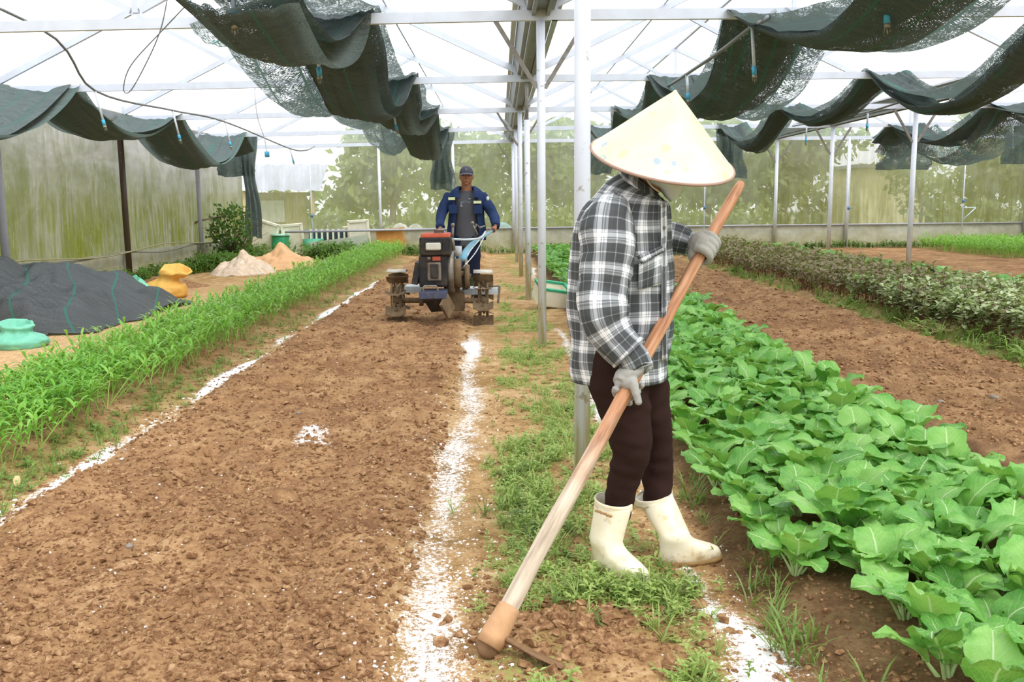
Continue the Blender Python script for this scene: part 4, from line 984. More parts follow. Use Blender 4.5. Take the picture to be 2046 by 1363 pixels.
# ------------------------------------------------------------------ irrigation pipes and drop sprinklers
M['blackpipe'] = simple('grey_black_pipe', '#777a7c', .5, 0, .1, 5)
M['pvc'] = simple('pale_plastic_tube', '#c6cdd6', .45, 0, .06, 8)
M['bluejoint'] = simple('blue_plastic_joint', '#4aa3c7', .4, 0, .1, 20)
M['brass'] = simple('grey_brass_nozzle', '#8e8a7a', .4, .5, .1, 20)
def dropper(px, ytop, pxb, ybot, zb=2.2, lab=''):
    b = gr(pxb, ybot, zb); Y = b[1]; tp = at(px, max(ytop, -60), Y); zt_ = min(2.95, tp[2]) if ytop > 2 else 2.95
    x0_ = b[0]+(tp[0]-b[0])*(zt_-zb)/max(.01, tp[2]-zb)
    root = thing('drop_sprinkler', lab, 'sprinkler', (x0_, Y, zt_), 'drop sprinklers under the roof')
    a = np.array([x0_, Y, zt_]); d = (b-a); L = np.linalg.norm(d); d = d/L
    part('tube', MB().cyl(a, b-d*.11, .014, 8), M['pvc'], root); part('joint', MB().cyl(b-d*.13, b-d*.06, .02, 8), M['bluejoint'], root)
    part('nozzle', MB().cyl(b-d*.06, b-d*.035, .02, 8).cyl(b-d*.035, b, .005, 6).bar(b-d*.04+[.016, 0, 0], b-d*.01+[.016, 0, 0], .004, .004).bar(b-d*.04-[.016, 0, 0], b-d*.01-[.016, 0, 0], .004, .004), M['brass'], root)
    return a
H1 = [dropper(190, 183, 212, 262, 2.12, lab='drop sprinkler above the left crop row, nearest of that hose'), dropper(345, 222, 362, 288, 2.12, lab='drop sprinkler above the left crop row, second along the hose'), dropper(450, 245, 463, 300, 2.12, 'drop sprinkler above the left crop row, third along the hose')]
H1.append(dropper(580, 298, 588, 330, 2.12, 'drop sprinkler near the far end of the left hose'))
H2 = [dropper(1503, 55, 1508, 165, lab='drop sprinkler right of the straw hat, hanging before the dark net'), dropper(1372, 150, 1376, 212, lab='drop sprinkler just behind the straw hat tip')]
DR = {}
for a_, l in (((466, -10, 470, 70), 'drop sprinkler at the top of the picture, left of the large net'), ((632, 80, 640, 168), 'drop sprinkler against the large net, second from the camera'), ((725, 160, 732, 228), 'drop sprinkler against the large net, third from the camera'), ((788, 235, 795, 268), 'drop sprinkler at the far part of the large net'),
              ((1771, -10, 1773, 68), 'drop sprinkler at the top of the picture right of centre'), ((1901, 172, 1896, 232), 'drop sprinkler below the wavy net at right'), ((1734, 225, 1732, 266), 'drop sprinkler left of the bracketed right post'), ((1612, 248, 1610, 292), 'drop sprinkler farther away between the right posts'), ((2024, 240, 2024, 300), 'drop sprinkler near the right edge of the picture')):
    DR[a_[0]] = dropper(*a_, lab=l)
pp = [np.array([H1[0][0]+.35, 4.2, 2.9])]+[np.array([H1[0][0]+.15, H1[0][1]-1.6, 3.0])]+[h+np.array([0, 0, .01]) for h in H1]+[at(612, 300, 21.5), at(628, 293, 23.3)]
single('hose', MB().tube(pp, .014, 8, per=6), M['blackpipe'], 'long black hose curving under the left bay roof with drop sprinklers', 'hose', tuple(H1[0]))
q = [at(1548, 22, 7.3), at(1525, 42, 6.9), H2[0]+[0, 0, .01], at(1440, 102, 8.3), H2[1]+[0, 0, .01], at(1330, 175, 12), at(1290, 197, 14.5), at(1262, 225, 17)]
single('hose', MB().tube(q, .016, 8, per=6), M['blackpipe'], 'black hose sloping behind the straw hat under the middle bay roof', 'hose', tuple(q[1]))
def feed(keys, label):
    q = sorted([DR[k] for k in keys], key=lambda p: p[1]); q = [q[0]+[0, -2.5, .04]]+[p+[0, 0, .01] for p in q]+[q[-1]+[0, .8, .03]]
    single('hose', MB().tube(q, .014, 8, per=5), M['blackpipe'], label, 'hose', tuple(q[1]))
feed((466, 632, 725, 788), 'black hose feeding the sprinklers along the large net of the left bay'); feed((1771,), 'black hose feeding the sprinklers right of the straw hat')
feed((1901, 1734, 1612), 'black hose feeding the sprinklers between the wavy net and the right posts'); feed((2024,), 'black hose feeding the sprinkler at the right edge')
q = [at(382, 0, 7.6), at(325, 60, 7.7), at(262, 130, 7.8), at(247, 178, 7.85), at(262, 180, 7.85), at(300, 110, 7.8), at(322, 55, 7.75), at(334, 0, 7.7)]
single('wire_loop', MB().tube(q, .005, 5, per=6), M['blackpipe'], 'thin wire hanging in a long loop at the upper left', 'wire', tuple(q[0]))
q = [at(509, 168, 12), at(510, 200, 12), at(516, 240, 12.1), at(528, 275, 12.2), at(533, 305, 12.2)]
single('wire', MB().tube(q, .006, 5, per=5), M['pvc'], 'thin pale wire hanging from the second truss left of centre', 'wire', tuple(q[0]))
single('blue_joint', MB().cyl(at(533, 303, 12.2), at(534, 314, 12.2), .03, 8), M['bluejoint'], 'pale blue plastic end hanging on the thin wire', 'joint', tuple(at(533, 303, 12.2)))

# ------------------------------------------------------------------ things along the walls
def wrinkle0(R, amp, sc, seed):
    out = []
    for r in R:
        c = r.mean(0); d = r-c; d = d/(np.linalg.norm(d, axis=1)[:, None]+1e-9); out.append(r+d*(amp*fbm(r[:, 0]*sc, r[:, 1]*sc, r[:, 2]*sc, o=3, s=seed))[:, None])
    return out
def sack(name, label, c, size, mat, seed, top=.35, lean=0, fl=1.0):
    """open sack with crumpled mouth"""
    nseg, nr = 40, 26; R = []; w, d, h = size
    for k in range(nr):
        f = k/(nr-1); a = np.arange(nseg)*2*PI/nseg
        prof = .90+.16*math.sin(PI*min(1, f/.55))-.34*sstep(.42, .66, f)+top*.5*sstep(.68, .88, f)-.08*sstep(.92, 1, f)
        if f < .06: prof *= .9
        crease = .05*np.abs(np.sin(a*4.5+seed+5*f))*sstep(.35, .6, f)
        rr = prof*(1+.10*fbm(np.cos(a)*1.8+seed, np.sin(a)*1.8, f*4+0*a, o=3, s=seed))-crease
        z = h*(f+.05*vnoise(np.cos(a)*2, np.sin(a)*2, 0*a+f*3, s=seed+1)*(f > .1)+.12*np.cos(a+1.2)*sstep(.7, 1, f)*-1)
        off = lean*w*2.2*sstep(.5, 1, f)
        R.append(np.stack([c[0]+np.cos(a)*rr*w/2+off, c[1]+np.sin(a)*rr*d/2, c[2]+z], 1))
    m_ = R[-1].mean(0)
    for q, dz in ((.93, -.01), (.8, -.05), (.6, -.10)): R.append(m_+q*(R[nr-1]-m_)+[0, 0, dz])
    R = wrinkle0(R, .012, 9, seed)
    root = single(name, MB().rings(R, 0, (True, True)), mat, label, 'sack', tuple(c)); return root
M['orange_sack'] = simple('orange_woven_sack', '#e8b45c', .6, 0, .1, 14, .25, 160)
M['teal_sack'] = simple('teal_woven_sack', '#7fc9ae', .6, 0, .12, 12, .25, 160, dirt='#5ba58c', dfac=.4)
p = gr(322, 597); sack('sack', 'orange woven sack slumped open beside the narrow leaved crop', (p[0], p[1]+.2, float(height(p[0], p[1]+.2))-.01), (.56, .46, .42), M['orange_sack'], 5, .5, .13)
p = gr(285, 600); sack('sack', 'teal sack standing behind the net heap next to the orange sack', (p[0]+.0, p[1]+.1, float(height(p[0], p[1]))-.01), (.32, .3, .30), M['teal_sack'], 8, .25, -.2)
p = gr(30, 700); sack('sack', 'low teal green sack lying at the left edge before the net heap', (p[0]-.05, p[1]+.15, float(height(p[0], p[1]))-.015), (.50, .38, .24), M['teal_sack'], 11, .2)
# foam panels
M['foam'] = simple('cream_foam', '#f1ecd9', .75, 0, .04, 10, .2, 60, dirt='#d8cba6', dfac=.35)
def panel(px, py, w, h, tilt, label, Y=YF-.35, lean=.12):
    p = at(px, py, Y); c = np.array([p[0], Y, h/2+.02]); t_ = math.radians(tilt); root = thing('foam_board', label, 'foam board', (c[0], Y, .05), 'foam lids leaning on the far rail')
    r = (lean, t_, 0); part('slab', MB().box(c, (w, .05, h), r), M['foam'], root, False)
    Rm = np.array(Euler(r).to_matrix()); fr = MB()
    for s in (-1, 1):
        fr.box(c+Rm@np.array([s*(w/2-.03), -.035, 0]), (.05, .03, h-.02), r); fr.box(c+Rm@np.array([0, -.035, s*(h/2-.03)]), (w-.02, .03, .05), r)
    part('raised_rim', fr, M['foam'], root, False)
panel(530, 470, .58, .86, 18, 'cream foam board tilted to the right, leftmost by the far wall')
panel(586, 475, .54, .78, -4, 'cream foam board standing upright, second from left by the far wall')
panel(718, 468, .54, .86, -3, 'cream foam board with a stained middle, right of the riser pipe')
panel(704, 470, .40, .72, -6, 'cream foam board mostly hidden behind the stained one', YF-.2)
p = at(800, 470, YF-.3); single('orange_board', MB().box((p[0]-.25, YF-.3, .42), (.7, .04, .42), (0, -.08, 0)).box((p[0]-.25, YF-.36, .64), (.72, .12, .03), (0, -.08, 0)), simple('orange_panel', '#cf9350', .7, 0, .15, 6), 'orange brown box leaning under the far rail left of the tiller', 'box', (p[0], YF-.3, .2), smooth=False)
p = at(563, 480, YF-.3)
root = thing('barrel', 'green plastic barrel behind the foam lids', 'barrel', (p[0], YF-.45, 0)); part('body', MB().tube([(p[0], YF-.45, 0), (p[0], YF-.45, .1), (p[0], YF-.45, .3), (p[0], YF-.45, .52)], [.2, .22, .22, .21], 18, per=3), simple('green_plastic', '#2f9a6b', .5, 0, .15, 6, dirt='#c5b25a', dfac=.3), root)
part('rim', MB().tube([(p[0], YF-.45, .50), (p[0], YF-.45, .55)], [.235, .235], 18), simple('pale_green_rim', '#a9d6c2', .5), root)
p = at(617, 480, YF-.5)
single('tub', MB().tube([(p[0]+.1, YF-.45, .0), (p[0]+.1, YF-.45, .42)], [.2, .26], 18), simple('green_tub', '#5fae8d', .5, 0, .15, 6), 'green tub between the second foam board and the riser pipe', 'tub', (p[0]+.1, YF-.45, 0))
p = at(655, 470, YF-.3); mb = MB().box((p[0], YF-.25, .33), (.95, .1, .5))
root = thing('rack', 'white slatted rack in front of a dark opening at the far wall', 'rack', (p[0], YF-.3, 0)); part('painted_dark_opening', mb, simple('opening_shade_blue', '#3f4d52', .7), root, False)  # flat dark sheet; its colour stands in for the shade inside an opening
for k in range(7): part('slat', MB().box((p[0]-.42+.14*k, YF-.33, .36), (.045, .03, .6)), M['foam'], root, False)
p = at(640, 500, YF-.6); mb = MB().bar((p[0]-.2, YF-.7, .14), (p[0]+1.25, YF-.75, .32), .05, .40); single('grey_panel', mb, simple('grey_green_sheet', '#b7bcab', .7, 0, .1, 4), 'grey sheet leaning low before the white rack', 'panel', (p[0], YF-.7, 0), smooth=False)
single('rail_pipe', MB().cyl((XL+1.05, YF-.62, .60), (-.9, YF-.62, .64), .028, 10), M['post_grey'], 'grey pipe rail held in front of the foam lids', 'rail', (-4, YF-.62, .6))
# sand heaps
def mound(name, label, cx, cy_, rx, ry, h, mat, seed, cat='heap'):
    n = 60; gx, gy_ = np.meshgrid(np.linspace(-1, 1, n), np.linspace(-1, 1, n)); r = np.sqrt(gx**2+gy_**2)
    z = h*np.clip(1-r, 0, 1)**.8*(1+.3*vnoise(gx*3, gy_*3, s=seed))+.04*fbm(gx*7, gy_*7, o=3, s=seed)*np.clip(1-r, 0, 1)**.5-.02
    X_, Y_ = cx+gx*rx, cy_+gy_*ry; V = np.stack([X_, Y_, z+height(X_, Y_, False)*(X_ > -6.3)], -1).reshape(-1, 3); I = np.arange(n*n).reshape(n, n); F = np.stack([I[:-1, :-1], I[:-1, 1:], I[1:, 1:], I[1:, :-1]], -1).reshape(-1, 4)
    F = F[(r.ravel()[F] < 1.0).all(1)]; single(name, MB().add(V, F), mat, label, cat, (cx, cy_, 0))
M['sand'] = simple('pale_orange_sand', '#d3a77c', .95, 0, .12, 8, .5, 60, dirt='#b98a60', dfac=.3)
M['rubble'] = simple('pale_rubble', '#cdb59c', .95, 0, .2, 12, .6, 40, dirt='#e2d9cc', dfac=.6)
mound('sand_heap', 'orange sand heap right part, behind the narrow leaved crop', -4.45, 18.9, .85, 1.0, .46, M['sand'], 3)
mound('rubble_heap', 'paler rubble heap left of the orange sand, behind the crop', -4.8, 17.4, .6, .8, .44, M['rubble'], 9)
mound('soil_hollow', 'brown earth bank in front of the wall weeds near the orange sack', -5.3, 14.6, .8, .6, .16, M['clod'], 12)
# dry bush with branches at the left wall
c0 = at(455, 450, 20.2); root = thing('dry_bush', 'dark dry bush leaning at the left wall by the net end', 'bush', (c0[0], 20.2, 0)); r = np.random.default_rng(5); br = MB()
for k in range(46):
    a = r.uniform(0, 6.28); e = r.uniform(.5, 1.5); L = r.uniform(.5, 1.15); b = np.array([c0[0]+.1, 20.2, .15]); d = np.array([math.cos(a)*math.cos(e), math.sin(a)*math.cos(e)*.5, math.sin(e)]); m_ = b+d*L*.5+r.normal(0, .06, 3); br.tube([b, m_, b+d*L+r.normal(0, .1, 3)], [.01, .006, .003], 4, per=2)
part('branches', br, simple('dark_twig', '#5a523c', .9), root)
cm = MB(); crown(cm, (c0[0]+.05, 20.2, .75), (.5, .3, .6), 700, 77, .05); part('leaves', cm, M['darkweed'], root, False)
q = [at(385, 447, 19.9), at(405, 440, 19.9), at(450, 430, 20.2)]; single('branch', MB().tube(q, [.03, .022, .012], 7, per=4), M['bark'], 'bare branch poking out left of the dry bush', 'branch', tuple(q[0]))
# foam crate with green rim
p = gr(1100, 622); root = thing('foam_crate', 'white foam crate with green rim lying behind the second post', 'crate', (p[0]+.02, p[1]+.25, 0)); cx, cy_ = p[0]+.03, p[1]+.3
r = (.28, .16, .25); Rm = np.array(Euler(r).to_matrix()); c = np.array([cx, cy_, .17])
cm = MB(); w, d, h = .36, .3, .2
for q, s in (((0, -d/2, 0), (w, .025, h)), ((0, d/2, 0), (w, .025, h)), ((-w/2, 0, 0), (.025, d, h)), ((w/2, 0, 0), (.025, d, h)), ((0, 0, -h/2), (w, d, .025))): cm.box(c+Rm@np.array(q), s, r, taper=1.0)
part('box', cm, M['foam'], root, False); rm = MB()
for q, s in (((0, -d/2, h/2), (w+.03, .04, .028)), ((0, d/2, h/2), (w+.03, .04, .028)), ((-w/2, 0, h/2), (.04, d, .028)), ((w/2, 0, h/2), (.04, d, .028))): rm.box(c+Rm@np.array(q), s, r)
part('rim', rm, simple('green_band', '#3aa27a', .5), root, False)
# dry straw beside the reddish crop
p = gr(1890, 672); mb = MB(); r = np.random.default_rng(3)
for k in range(380): a = r.uniform(0, 6.28); q = np.array([p[0]+r.normal(0, .13), p[1]+r.normal(0, .16), float(height(p[0], p[1], False))+r.uniform(.01, .06)]); L = r.uniform(.05, .14); d = np.array([math.cos(a), math.sin(a), r.normal(0, .25)])*L; mb.tube([q, q+d*.5+[0, 0, .01], q+d], .0018, 3)
single('straw', mb, simple('dry_straw', '#d8cf8f', .8), 'clump of pale dry straw at the foot of the reddish crop', 'straw', (p[0], p[1], 0), kind='stuff')

# ------------------------------------------------------------------ cloth and body materials
def plaid(name, P=.088, Q=.098, ph=(0, 0)):
    t = NT(name); uv = t.n('UVMap').outputs[0]; sp = t.n('SeparateXYZ', {0: uv})
    wob = t.math('MULTIPLY', t.math('SUBTRACT', t.noise(uv, 9, 2), .5), .008)
    def prof(o, per, p0):
        f = t.math('FRACT', t.math('ADD', t.math('DIVIDE', t.math('ADD', o, wob), per), p0))
        return t.ramp(f, [(0, .0), (.10, .03), (.12, .42), (.15, .0), (.38, .01), (.43, .58), (.46, .35), (.47, .8), (.50, .4), (.53, 1.0), (.62, 1.0), (.66, .4), (.70, .85), (.73, .4), (.78, .65), (.85, .03)], 'CONSTANT')
    a, b = prof(sp.outputs[0], P, ph[0]), prof(sp.outputs[1], Q, ph[1])
    s = t.math('MULTIPLY', t.math('ADD', a, b), .5); s = t.math('ADD', s, t.math('MULTIPLY', t.math('MULTIPLY', a, b), .35))
    c = t.ramp(s, [(0, '#4b4e4f'), (.25, '#7b7f82'), (.5, '#aaadb2'), (.8, '#dadbdf'), (1, '#f6f6f8')])
    weave = t.noise(t.n('Mapping', {0: uv, 'Scale': (900, 900, 1)}).outputs[0], 1, 1)
    return t.done(t.bsdf(c, .85, 0, t.bump(weave, .15, .001), .15))
M['plaid'] = plaid('grey_white_plaid_flannel')
M['plaid_sleeve'] = plaid('grey_white_plaid_sleeve', .086, .098, (.3, .45))
M['brown'] = simple('dark_brown_knit', '#33221e', .9, 0, .1, 10, .3, 220, .1)
M['glove'] = simple('grey_knit_glove', '#a9a7a2', .9, 0, .07, 16, .35, 400, .1, dirt='#8d8574', dfac=.35)
M['skin'] = simple('tanned_skin', '#b07e62', .5, 0, .06, 12)
M['mask'] = simple('pale_grey_face_cloth', '#d2d5d5', .85, 0, .05, 10, .2, 200)
def boot_mat(name, mud):
    t = NT(name); g = t.n('NewGeometry').outputs['Position']; z = t.n('SeparateXYZ', {0: g}).outputs[2]
    n = t.noise(g, 9, 5, .65, .4); n2 = t.noise(g, 26, 4, .7)
    c = t.ramp(n, [(.3, '#f3ebd8'), (.55, '#eee2c4'), (.75, '#dfc99c')])
    c = t.mix(t.math('MULTIPLY', t.sm(.56, .7, n2), .55), c, '#c9ae7c')
    low = t.math('SUBTRACT', 1.0, t.sm(.0, mud, t.math('ADD', z, t.math('MULTIPLY', t.math('SUBTRACT', n2, .5), .09))))
    c = t.mix(t.math('MULTIPLY', low, .85), c, '#8d6a41')
    return t.done(t.bsdf(c, .38, 0, t.bump(n2, .15, .003), .45))
M['boot'] = boot_mat('white_rubber', .05)
t = NT('hoe_wood'); c0_ = t.coord('Object', (1, 1, 1)); uv = t.n('UVMap').outputs[0]; g = t.n('NewGeometry').outputs['Position']; z = t.n('SeparateXYZ', {0: g}).outputs[2]
gn = t.noise(t.n('Mapping', {0: uv, 'Scale': (60, 5, 1)}).outputs[0], 1, 5, .6, .3); bl = t.noise(g, 7, 4, .6)
low = t.ramp(gn, [(.3, '#9c8a78'), (.5, '#c4b29c'), (.7, '#ddd0bc')]); up = t.ramp(gn, [(.3, '#8f5c40'), (.5, '#bb8560'), (.7, '#d6a782')])
f = t.sm(.35, .62, t.math('ADD', z, t.math('MULTIPLY', t.math('SUBTRACT', bl, .5), .3)))
c = t.mix(f, low, up); c = t.mix(t.math('MULTIPLY', t.sm(.58, .72, bl), .5), c, '#6e5a4e')
M['hoewood'] = t.done(t.bsdf(c, .5, 0, t.bump(gn, .3, .002), .3))
M['rust'] = simple('earthy_rusted_iron', '#8a6a4c', .75, .25, .2, 14, .3, 60, dirt='#5c4630', dfac=.6)
M['copper'] = simple('tan_iron_socket', '#c99c74', .7, .1, .12, 16, .2, 70, dirt='#a07850', dfac=.5)
t = NT('printed_straw_hat'); uv = t.n('UVMap').outputs[0]; ob = t.coord()
base = t.ramp(t.noise(ob, 6, 3), [(.3, '#ecd9b0'), (.7, '#f4e8cc')])
v = t.n('TexVoronoi', {'Vector': ob, 'Scale': 15.0}); ci = t.n('SeparateXYZ', {0: v.outputs['Color']})
wob = t.math('ADD', v.outputs['Distance'], t.math('MULTIPLY', t.math('SUBTRACT', t.noise(ob, 40, 3), .5), .35))
spot = t.math('SUBTRACT', 1.0, t.sm(.22, .34, wob))
c = t.mix(t.math('MULTIPLY', t.math('MULTIPLY', spot, t.math('GREATER_THAN', ci.outputs[0], .45)), .7), base, '#efe79a')
c = t.mix(t.math('MULTIPLY', t.math('MULTIPLY', t.math('SUBTRACT', 1.0, t.sm(.16, .26, wob)), t.math('GREATER_THAN', ci.outputs[1], .66)), .8), c, '#8fabc4')
c = t.mix(t.math('MULTIPLY', t.math('MULTIPLY', t.math('SUBTRACT', 1.0, t.sm(.05, .11, wob)), t.math('GREATER_THAN', ci.outputs[1], .72)), .8), c, '#f0c48e')
vv = t.n('SeparateXYZ', {0: uv}).outputs[1]; rings_ = t.math('FRACT', t.math('MULTIPLY', vv, 60))
M['hat'] = t.done(t.bsdf(c, .5, 0, t.bump(rings_, .12, .001), .3))
M['hatin'] = simple('hat_underside_straw', '#c9a878', .8, 0, .1, 12)
M['hatrim'] = simple('brown_hat_rim', '#a88a7c', .6, 0, .1, 20)
M['collar_dark'] = simple('black_cloth', '#33363a', .9)

def pxring(xl, xr, y, Y, b, phi, tilt=0.0, n=64, p=2.3, lean=0.0):
    """horizontal body ring whose outline in the picture runs xl..xr at height y; b half depth"""
    L, R = at(xl, y, Y), at(xr, y, Y); hx = (R[0]-L[0])/2; c = (L+R)/2
    a = math.sqrt(max(hx*hx-(b*math.sin(phi))**2, 1e-4))/math.cos(phi)
    th = np.arange(n)*2*PI/n; cc, ss = np.cos(th), np.sin(th)
    X = a*np.sign(cc)*np.abs(cc)**(2/p); Yv = b*np.sign(ss)*np.abs(ss)**(2/p)
    fx = np.array([math.cos(phi), -math.sin(phi), 0]); fy = np.array([math.sin(phi), math.cos(phi), 0])
    P = c+X[:, None]*fx+Yv[:, None]*fy; P[:, 2] += -tilt*X-lean*Yv
    return P, (a+b)
def skinrings(R):  # catmull across rings
    K = np.stack(R).reshape(len(R), -1); return K
def finer(R, per): K = crom(skinrings(R), per); return [k.reshape(-1, 3) for k in K]
def loft_uv(mb, R, m=0, caps=(False, False), u0=0.0, v0=0.0, wr=None):
    """loft with uv in metres, the seam doubled"""
    n = len(R[0]); R = [np.concatenate([r, r[:1]]) for r in R]
    acc = 0; UV = []; refU = None
    C = [r.mean(0) for r in R]
    per = np.mean([np.linalg.norm(np.diff(r, axis=0), axis=1).sum() for r in R])
    for i, r in enumerate(R):
        if i: acc += np.linalg.norm(C[i]-C[i-1])
        UV.append(np.stack([np.linspace(0, per, n+1)+u0, np.full(n+1, acc+v0)], 1))
    mb.rings(R, m, caps, False, np.concatenate(UV)); return mb
def wrinkle(R, amp, sx, sy, seed, n_=None):
    out = []
    for i, r in enumerate(R):
        c = r.mean(0); d = r-c; d = d/(np.linalg.norm(d, axis=1)[:, None]+1e-9)
        w = fbm(r[:, 0]*sx, r[:, 2]*sy, r[:, 1]*sx, o=3, s=seed); out.append(r+d*(w*amp)[:, None])
    return out

# ------------------------------------------------------------------ the hoe
HP0 = gr(986, 1272, .062); HP1 = at(1480, 366, 3.30)
def hoe_at(f): return HP0+(HP1-HP0)*f
def hoe_px(py):
    best = min((abs(((hoe_at(f)-[0, 0, CAM_H])@_u)/((hoe_at(f)-[0, 0, CAM_H])@_f)*CAM_F-(681.5-py)), f) for f in np.linspace(0, 1, 800)); return best[1]
root = thing('hoe', 'long handled hoe with a worn wooden handle held by the woman, blade on the soil', 'hoe', tuple(HP0))
fs = np.linspace(-.008, 1, 60); ax = (HP1-HP0)/np.linalg.norm(HP1-HP0)
P = np.array([hoe_at(f) for f in fs]); P += .006*np.stack([vnoise(fs*6, 0*fs, s=1), vnoise(fs*6, 0*fs, s=2), 0*fs], 1)
rad = .0275-.0095*np.clip(fs, 0, 1)+.0012*vnoise(fs*14, 0*fs, s=4)+.0018*np.exp(-((fs-.47)/.012)**2); rad[-1] *= .8
mb = MB(); R = tube_rings(P, rad, 20, (0, 1, 0)); loft_uv(mb, R, 0, (True, True)); part('handle', mb, M['hoewood'], root, uv=True)
P = np.array([hoe_at(f) for f in (-.016, .0, .02, .045, .052)]); part('socket', MB().rings(tube_rings(P, np.array([.036, .0385, .036, .033, .0315]), 22, (0, 1, 0)), 0), M['copper'], root)
bl = gr(1128, 1325, .028); bk = gr(950, 1275, .055); c = hoe_at(.004); dirb = bl-c; L = np.linalg.norm(dirb); dirb /= L; sd_ = np.cross(dirb, [0, 0, 1.0]); sd_ /= np.linalg.norm(sd_); up_ = np.cross(sd_, dirb)
R = []
for k in range(9):
    f = k/8; q = c+dirb*(.02+f*(L-.02))+np.array([0, 0, -.012*math.sin(f*PI*.5)]); w = .014+.022*sstep(0, .7, f); th_ = .009*(1-f)+.0012
    sk = sd_*.8+up_*.25
    R.append(np.array([q-sk*w+up_*0, q-sk*w*.4+up_*th_, q+sk*w*.4+up_*th_, q+sk*w, q+sk*w*.4-up_*th_, q-sk*w*.4-up_*th_]))
part('blade', MB().rings(R), M['rust'], root); part('heel_cap', MB().ball(hoe_at(-.016), (.035, .035, .018), 8, rot=(.9, .35, 0)), M['rust'], root); part('rear_spur', MB().tube([c, bk], [.014, .003], 8, flat=.6), M['rust'], root)

# ------------------------------------------------------------------ the woman
WO = (.40, 3.1, 0.0)
woman = thing('person', 'person in a conical straw hat, grey plaid shirt and white boots hoeing the path', 'person', WO)
YW = 3.12; PH = math.radians(16)
tor = [(1146, 1332, 757, .150), (1143, 1335, 735, .155), (1140, 1338, 690, .160), (1138, 1341, 640, .165), (1138, 1344, 590, .170), (1139, 1345, 545, .178), (1141, 1342, 505, .188), (1144, 1340, 470, .195), (1150, 1339, 440, .195), (1166, 1337, 415, .178), (1190, 1333, 396, .150), (1212, 1330, 383, .118), (1236, 1329, 374, .088), (1250, 1326, 368, .074)]
R = []
for i, (xl, xr, y, b) in enumerate(tor):
    tl = (.10 if i < 2 else 0)+max(0, i-8)*.085
    P, _ = pxring(xl, xr, y, YW+.0, b, PH, tilt=(-.03 if i < 3 else .0)+(0, .05, .12, .34, .62, .85)[max(0, i-8)]); R.append(P)
R = finer(R, 7)
R = wrinkle(R, .009, 5, 4, 301); R = wrinkle(R, .004, 13, 9, 302)
for r in R:   # blouson folds: waist creases falling from the armpit, hem flare
    z = r[:, 2]; r[:, 0] += .006*np.sin((z*26+r[:, 1]*14))*sstep(1.0, .7, z)
hem = R[0]; inner = hem.mean(0)+(hem-hem.mean(0))*.97; inner[:, 2] += .03
shirt = MB(); loft_uv(shirt, [inner]+R, 0, (False, False), u0=.02, v0=.0)
# near sleeve
def sleeve(mb, K, seed, m=1, n=36, per=7, wr=.008, caps=(False, False), flat=1.0):
    pts = [at(x, y, Y) for x, y, r, Y in K]; rad = [px_m(r, Y) for x, y, r, Y in K]
    P, Rr = resample(pts, rad, per); R = tube_rings(P, Rr, n, (0, 1, 0), flat)
    L = np.concatenate([[0], np.cumsum(np.linalg.norm(np.diff(P, axis=0), axis=1))]); out = []
    for i, r in enumerate(R):
        d = (r-P[i])/Rr[i]; th = np.arange(n)*2*PI/n
        w = wr*fbm(np.cos(th)*2+seed, np.sin(th)*2, L[i]*16+0*th, o=3, s=seed)+wr*.8*np.sin(L[i]*58+2.2*np.cos(th+seed))*np.clip(.3+np.cos(th-1), 0, 1)
        out.append(r+d*w[:, None])
    loft_uv(mb, out, m, caps, 0, seed*.013); return P, out
P, o_ = sleeve(shirt, [(1226, 412, 22, 3.02), (1221, 425, 42, 2.98), (1216, 450, 51, 2.95), (1213, 500, 53, 2.93), (1208, 560, 49, 2.91), (1203, 605, 48, 2.89), (1208, 640, 47, 2.88), (1226, 672, 41, 2.87), (1245, 695, 38, 2.86), (1256, 706, 40, 2.855)], 5, caps=(True, False))
last = o_[-1]; cc = last.mean(0); shirt.rings([last, cc+(last-cc)*.7], 1, (False, False))
sleeve(shirt, [(1247, 695, 30, 2.865), (1262, 714, 32, 2.86), (1273, 735, 30, 2.855), (1276, 741, 31, 2.85)], 9, wr=.003, per=4, caps=(False, True))
P, o_ = sleeve(shirt, [(1262, 430, 34, 3.26), (1290, 462, 40, 3.27), (1325, 476, 34, 3.26), (1352, 481, 27, 3.25), (1377, 488, 25, 3.235), (1392, 491, 24, 3.225)], 12, caps=(False, True))
# collar, placket, pocket
cr = []
for f, dz, sc_ in ((0, 0, 1.02), (.5, .022, 1.0), (1, .036, 1.04)):
    P, _ = pxring(1247+2*f, 1322-10*f, 370-15*f, YW, .074, PH, tilt=.9); c_ = P.mean(0); P = c_+(P-c_)*sc_; cr.append(P)
loft_uv(shirt, cr, 0); flap = [cr[-1], cr[-1].mean(0)+(cr[-1]-cr[-1].mean(0))*1.22+[0, 0, -.022], cr[-1].mean(0)+(cr[-1]-cr[-1].mean(0))*1.36+[.004, 0, -.062]]; loft_uv(shirt, flap, 0, v0=.3)
ob_shirt = part('shirt', shirt, [M['plaid'], M['plaid_sleeve']], woman, uv=True, label='grey and white plaid flannel shirt')
sm_ = ob_shirt.modifiers.new('thickness', 'SOLIDIFY'); sm_.thickness = .003
def surf(px, py, off=.004):
    """a point on the near surface of the shirt body along the picture ray"""
    best = None; d = _f+(px-1023)/CAM_F*_r-(py-681.5)/CAM_F*_u; o = np.array([0, 0, CAM_H])
    V = np.concatenate(R); w = V-o; tt = w@d/(d@d); dd = np.linalg.norm(w-tt[:, None]*d, axis=1); ok = dd < .012
    if not ok.any(): ok = dd < dd.min()+.01
    return o+d*(tt[ok].min()-off)
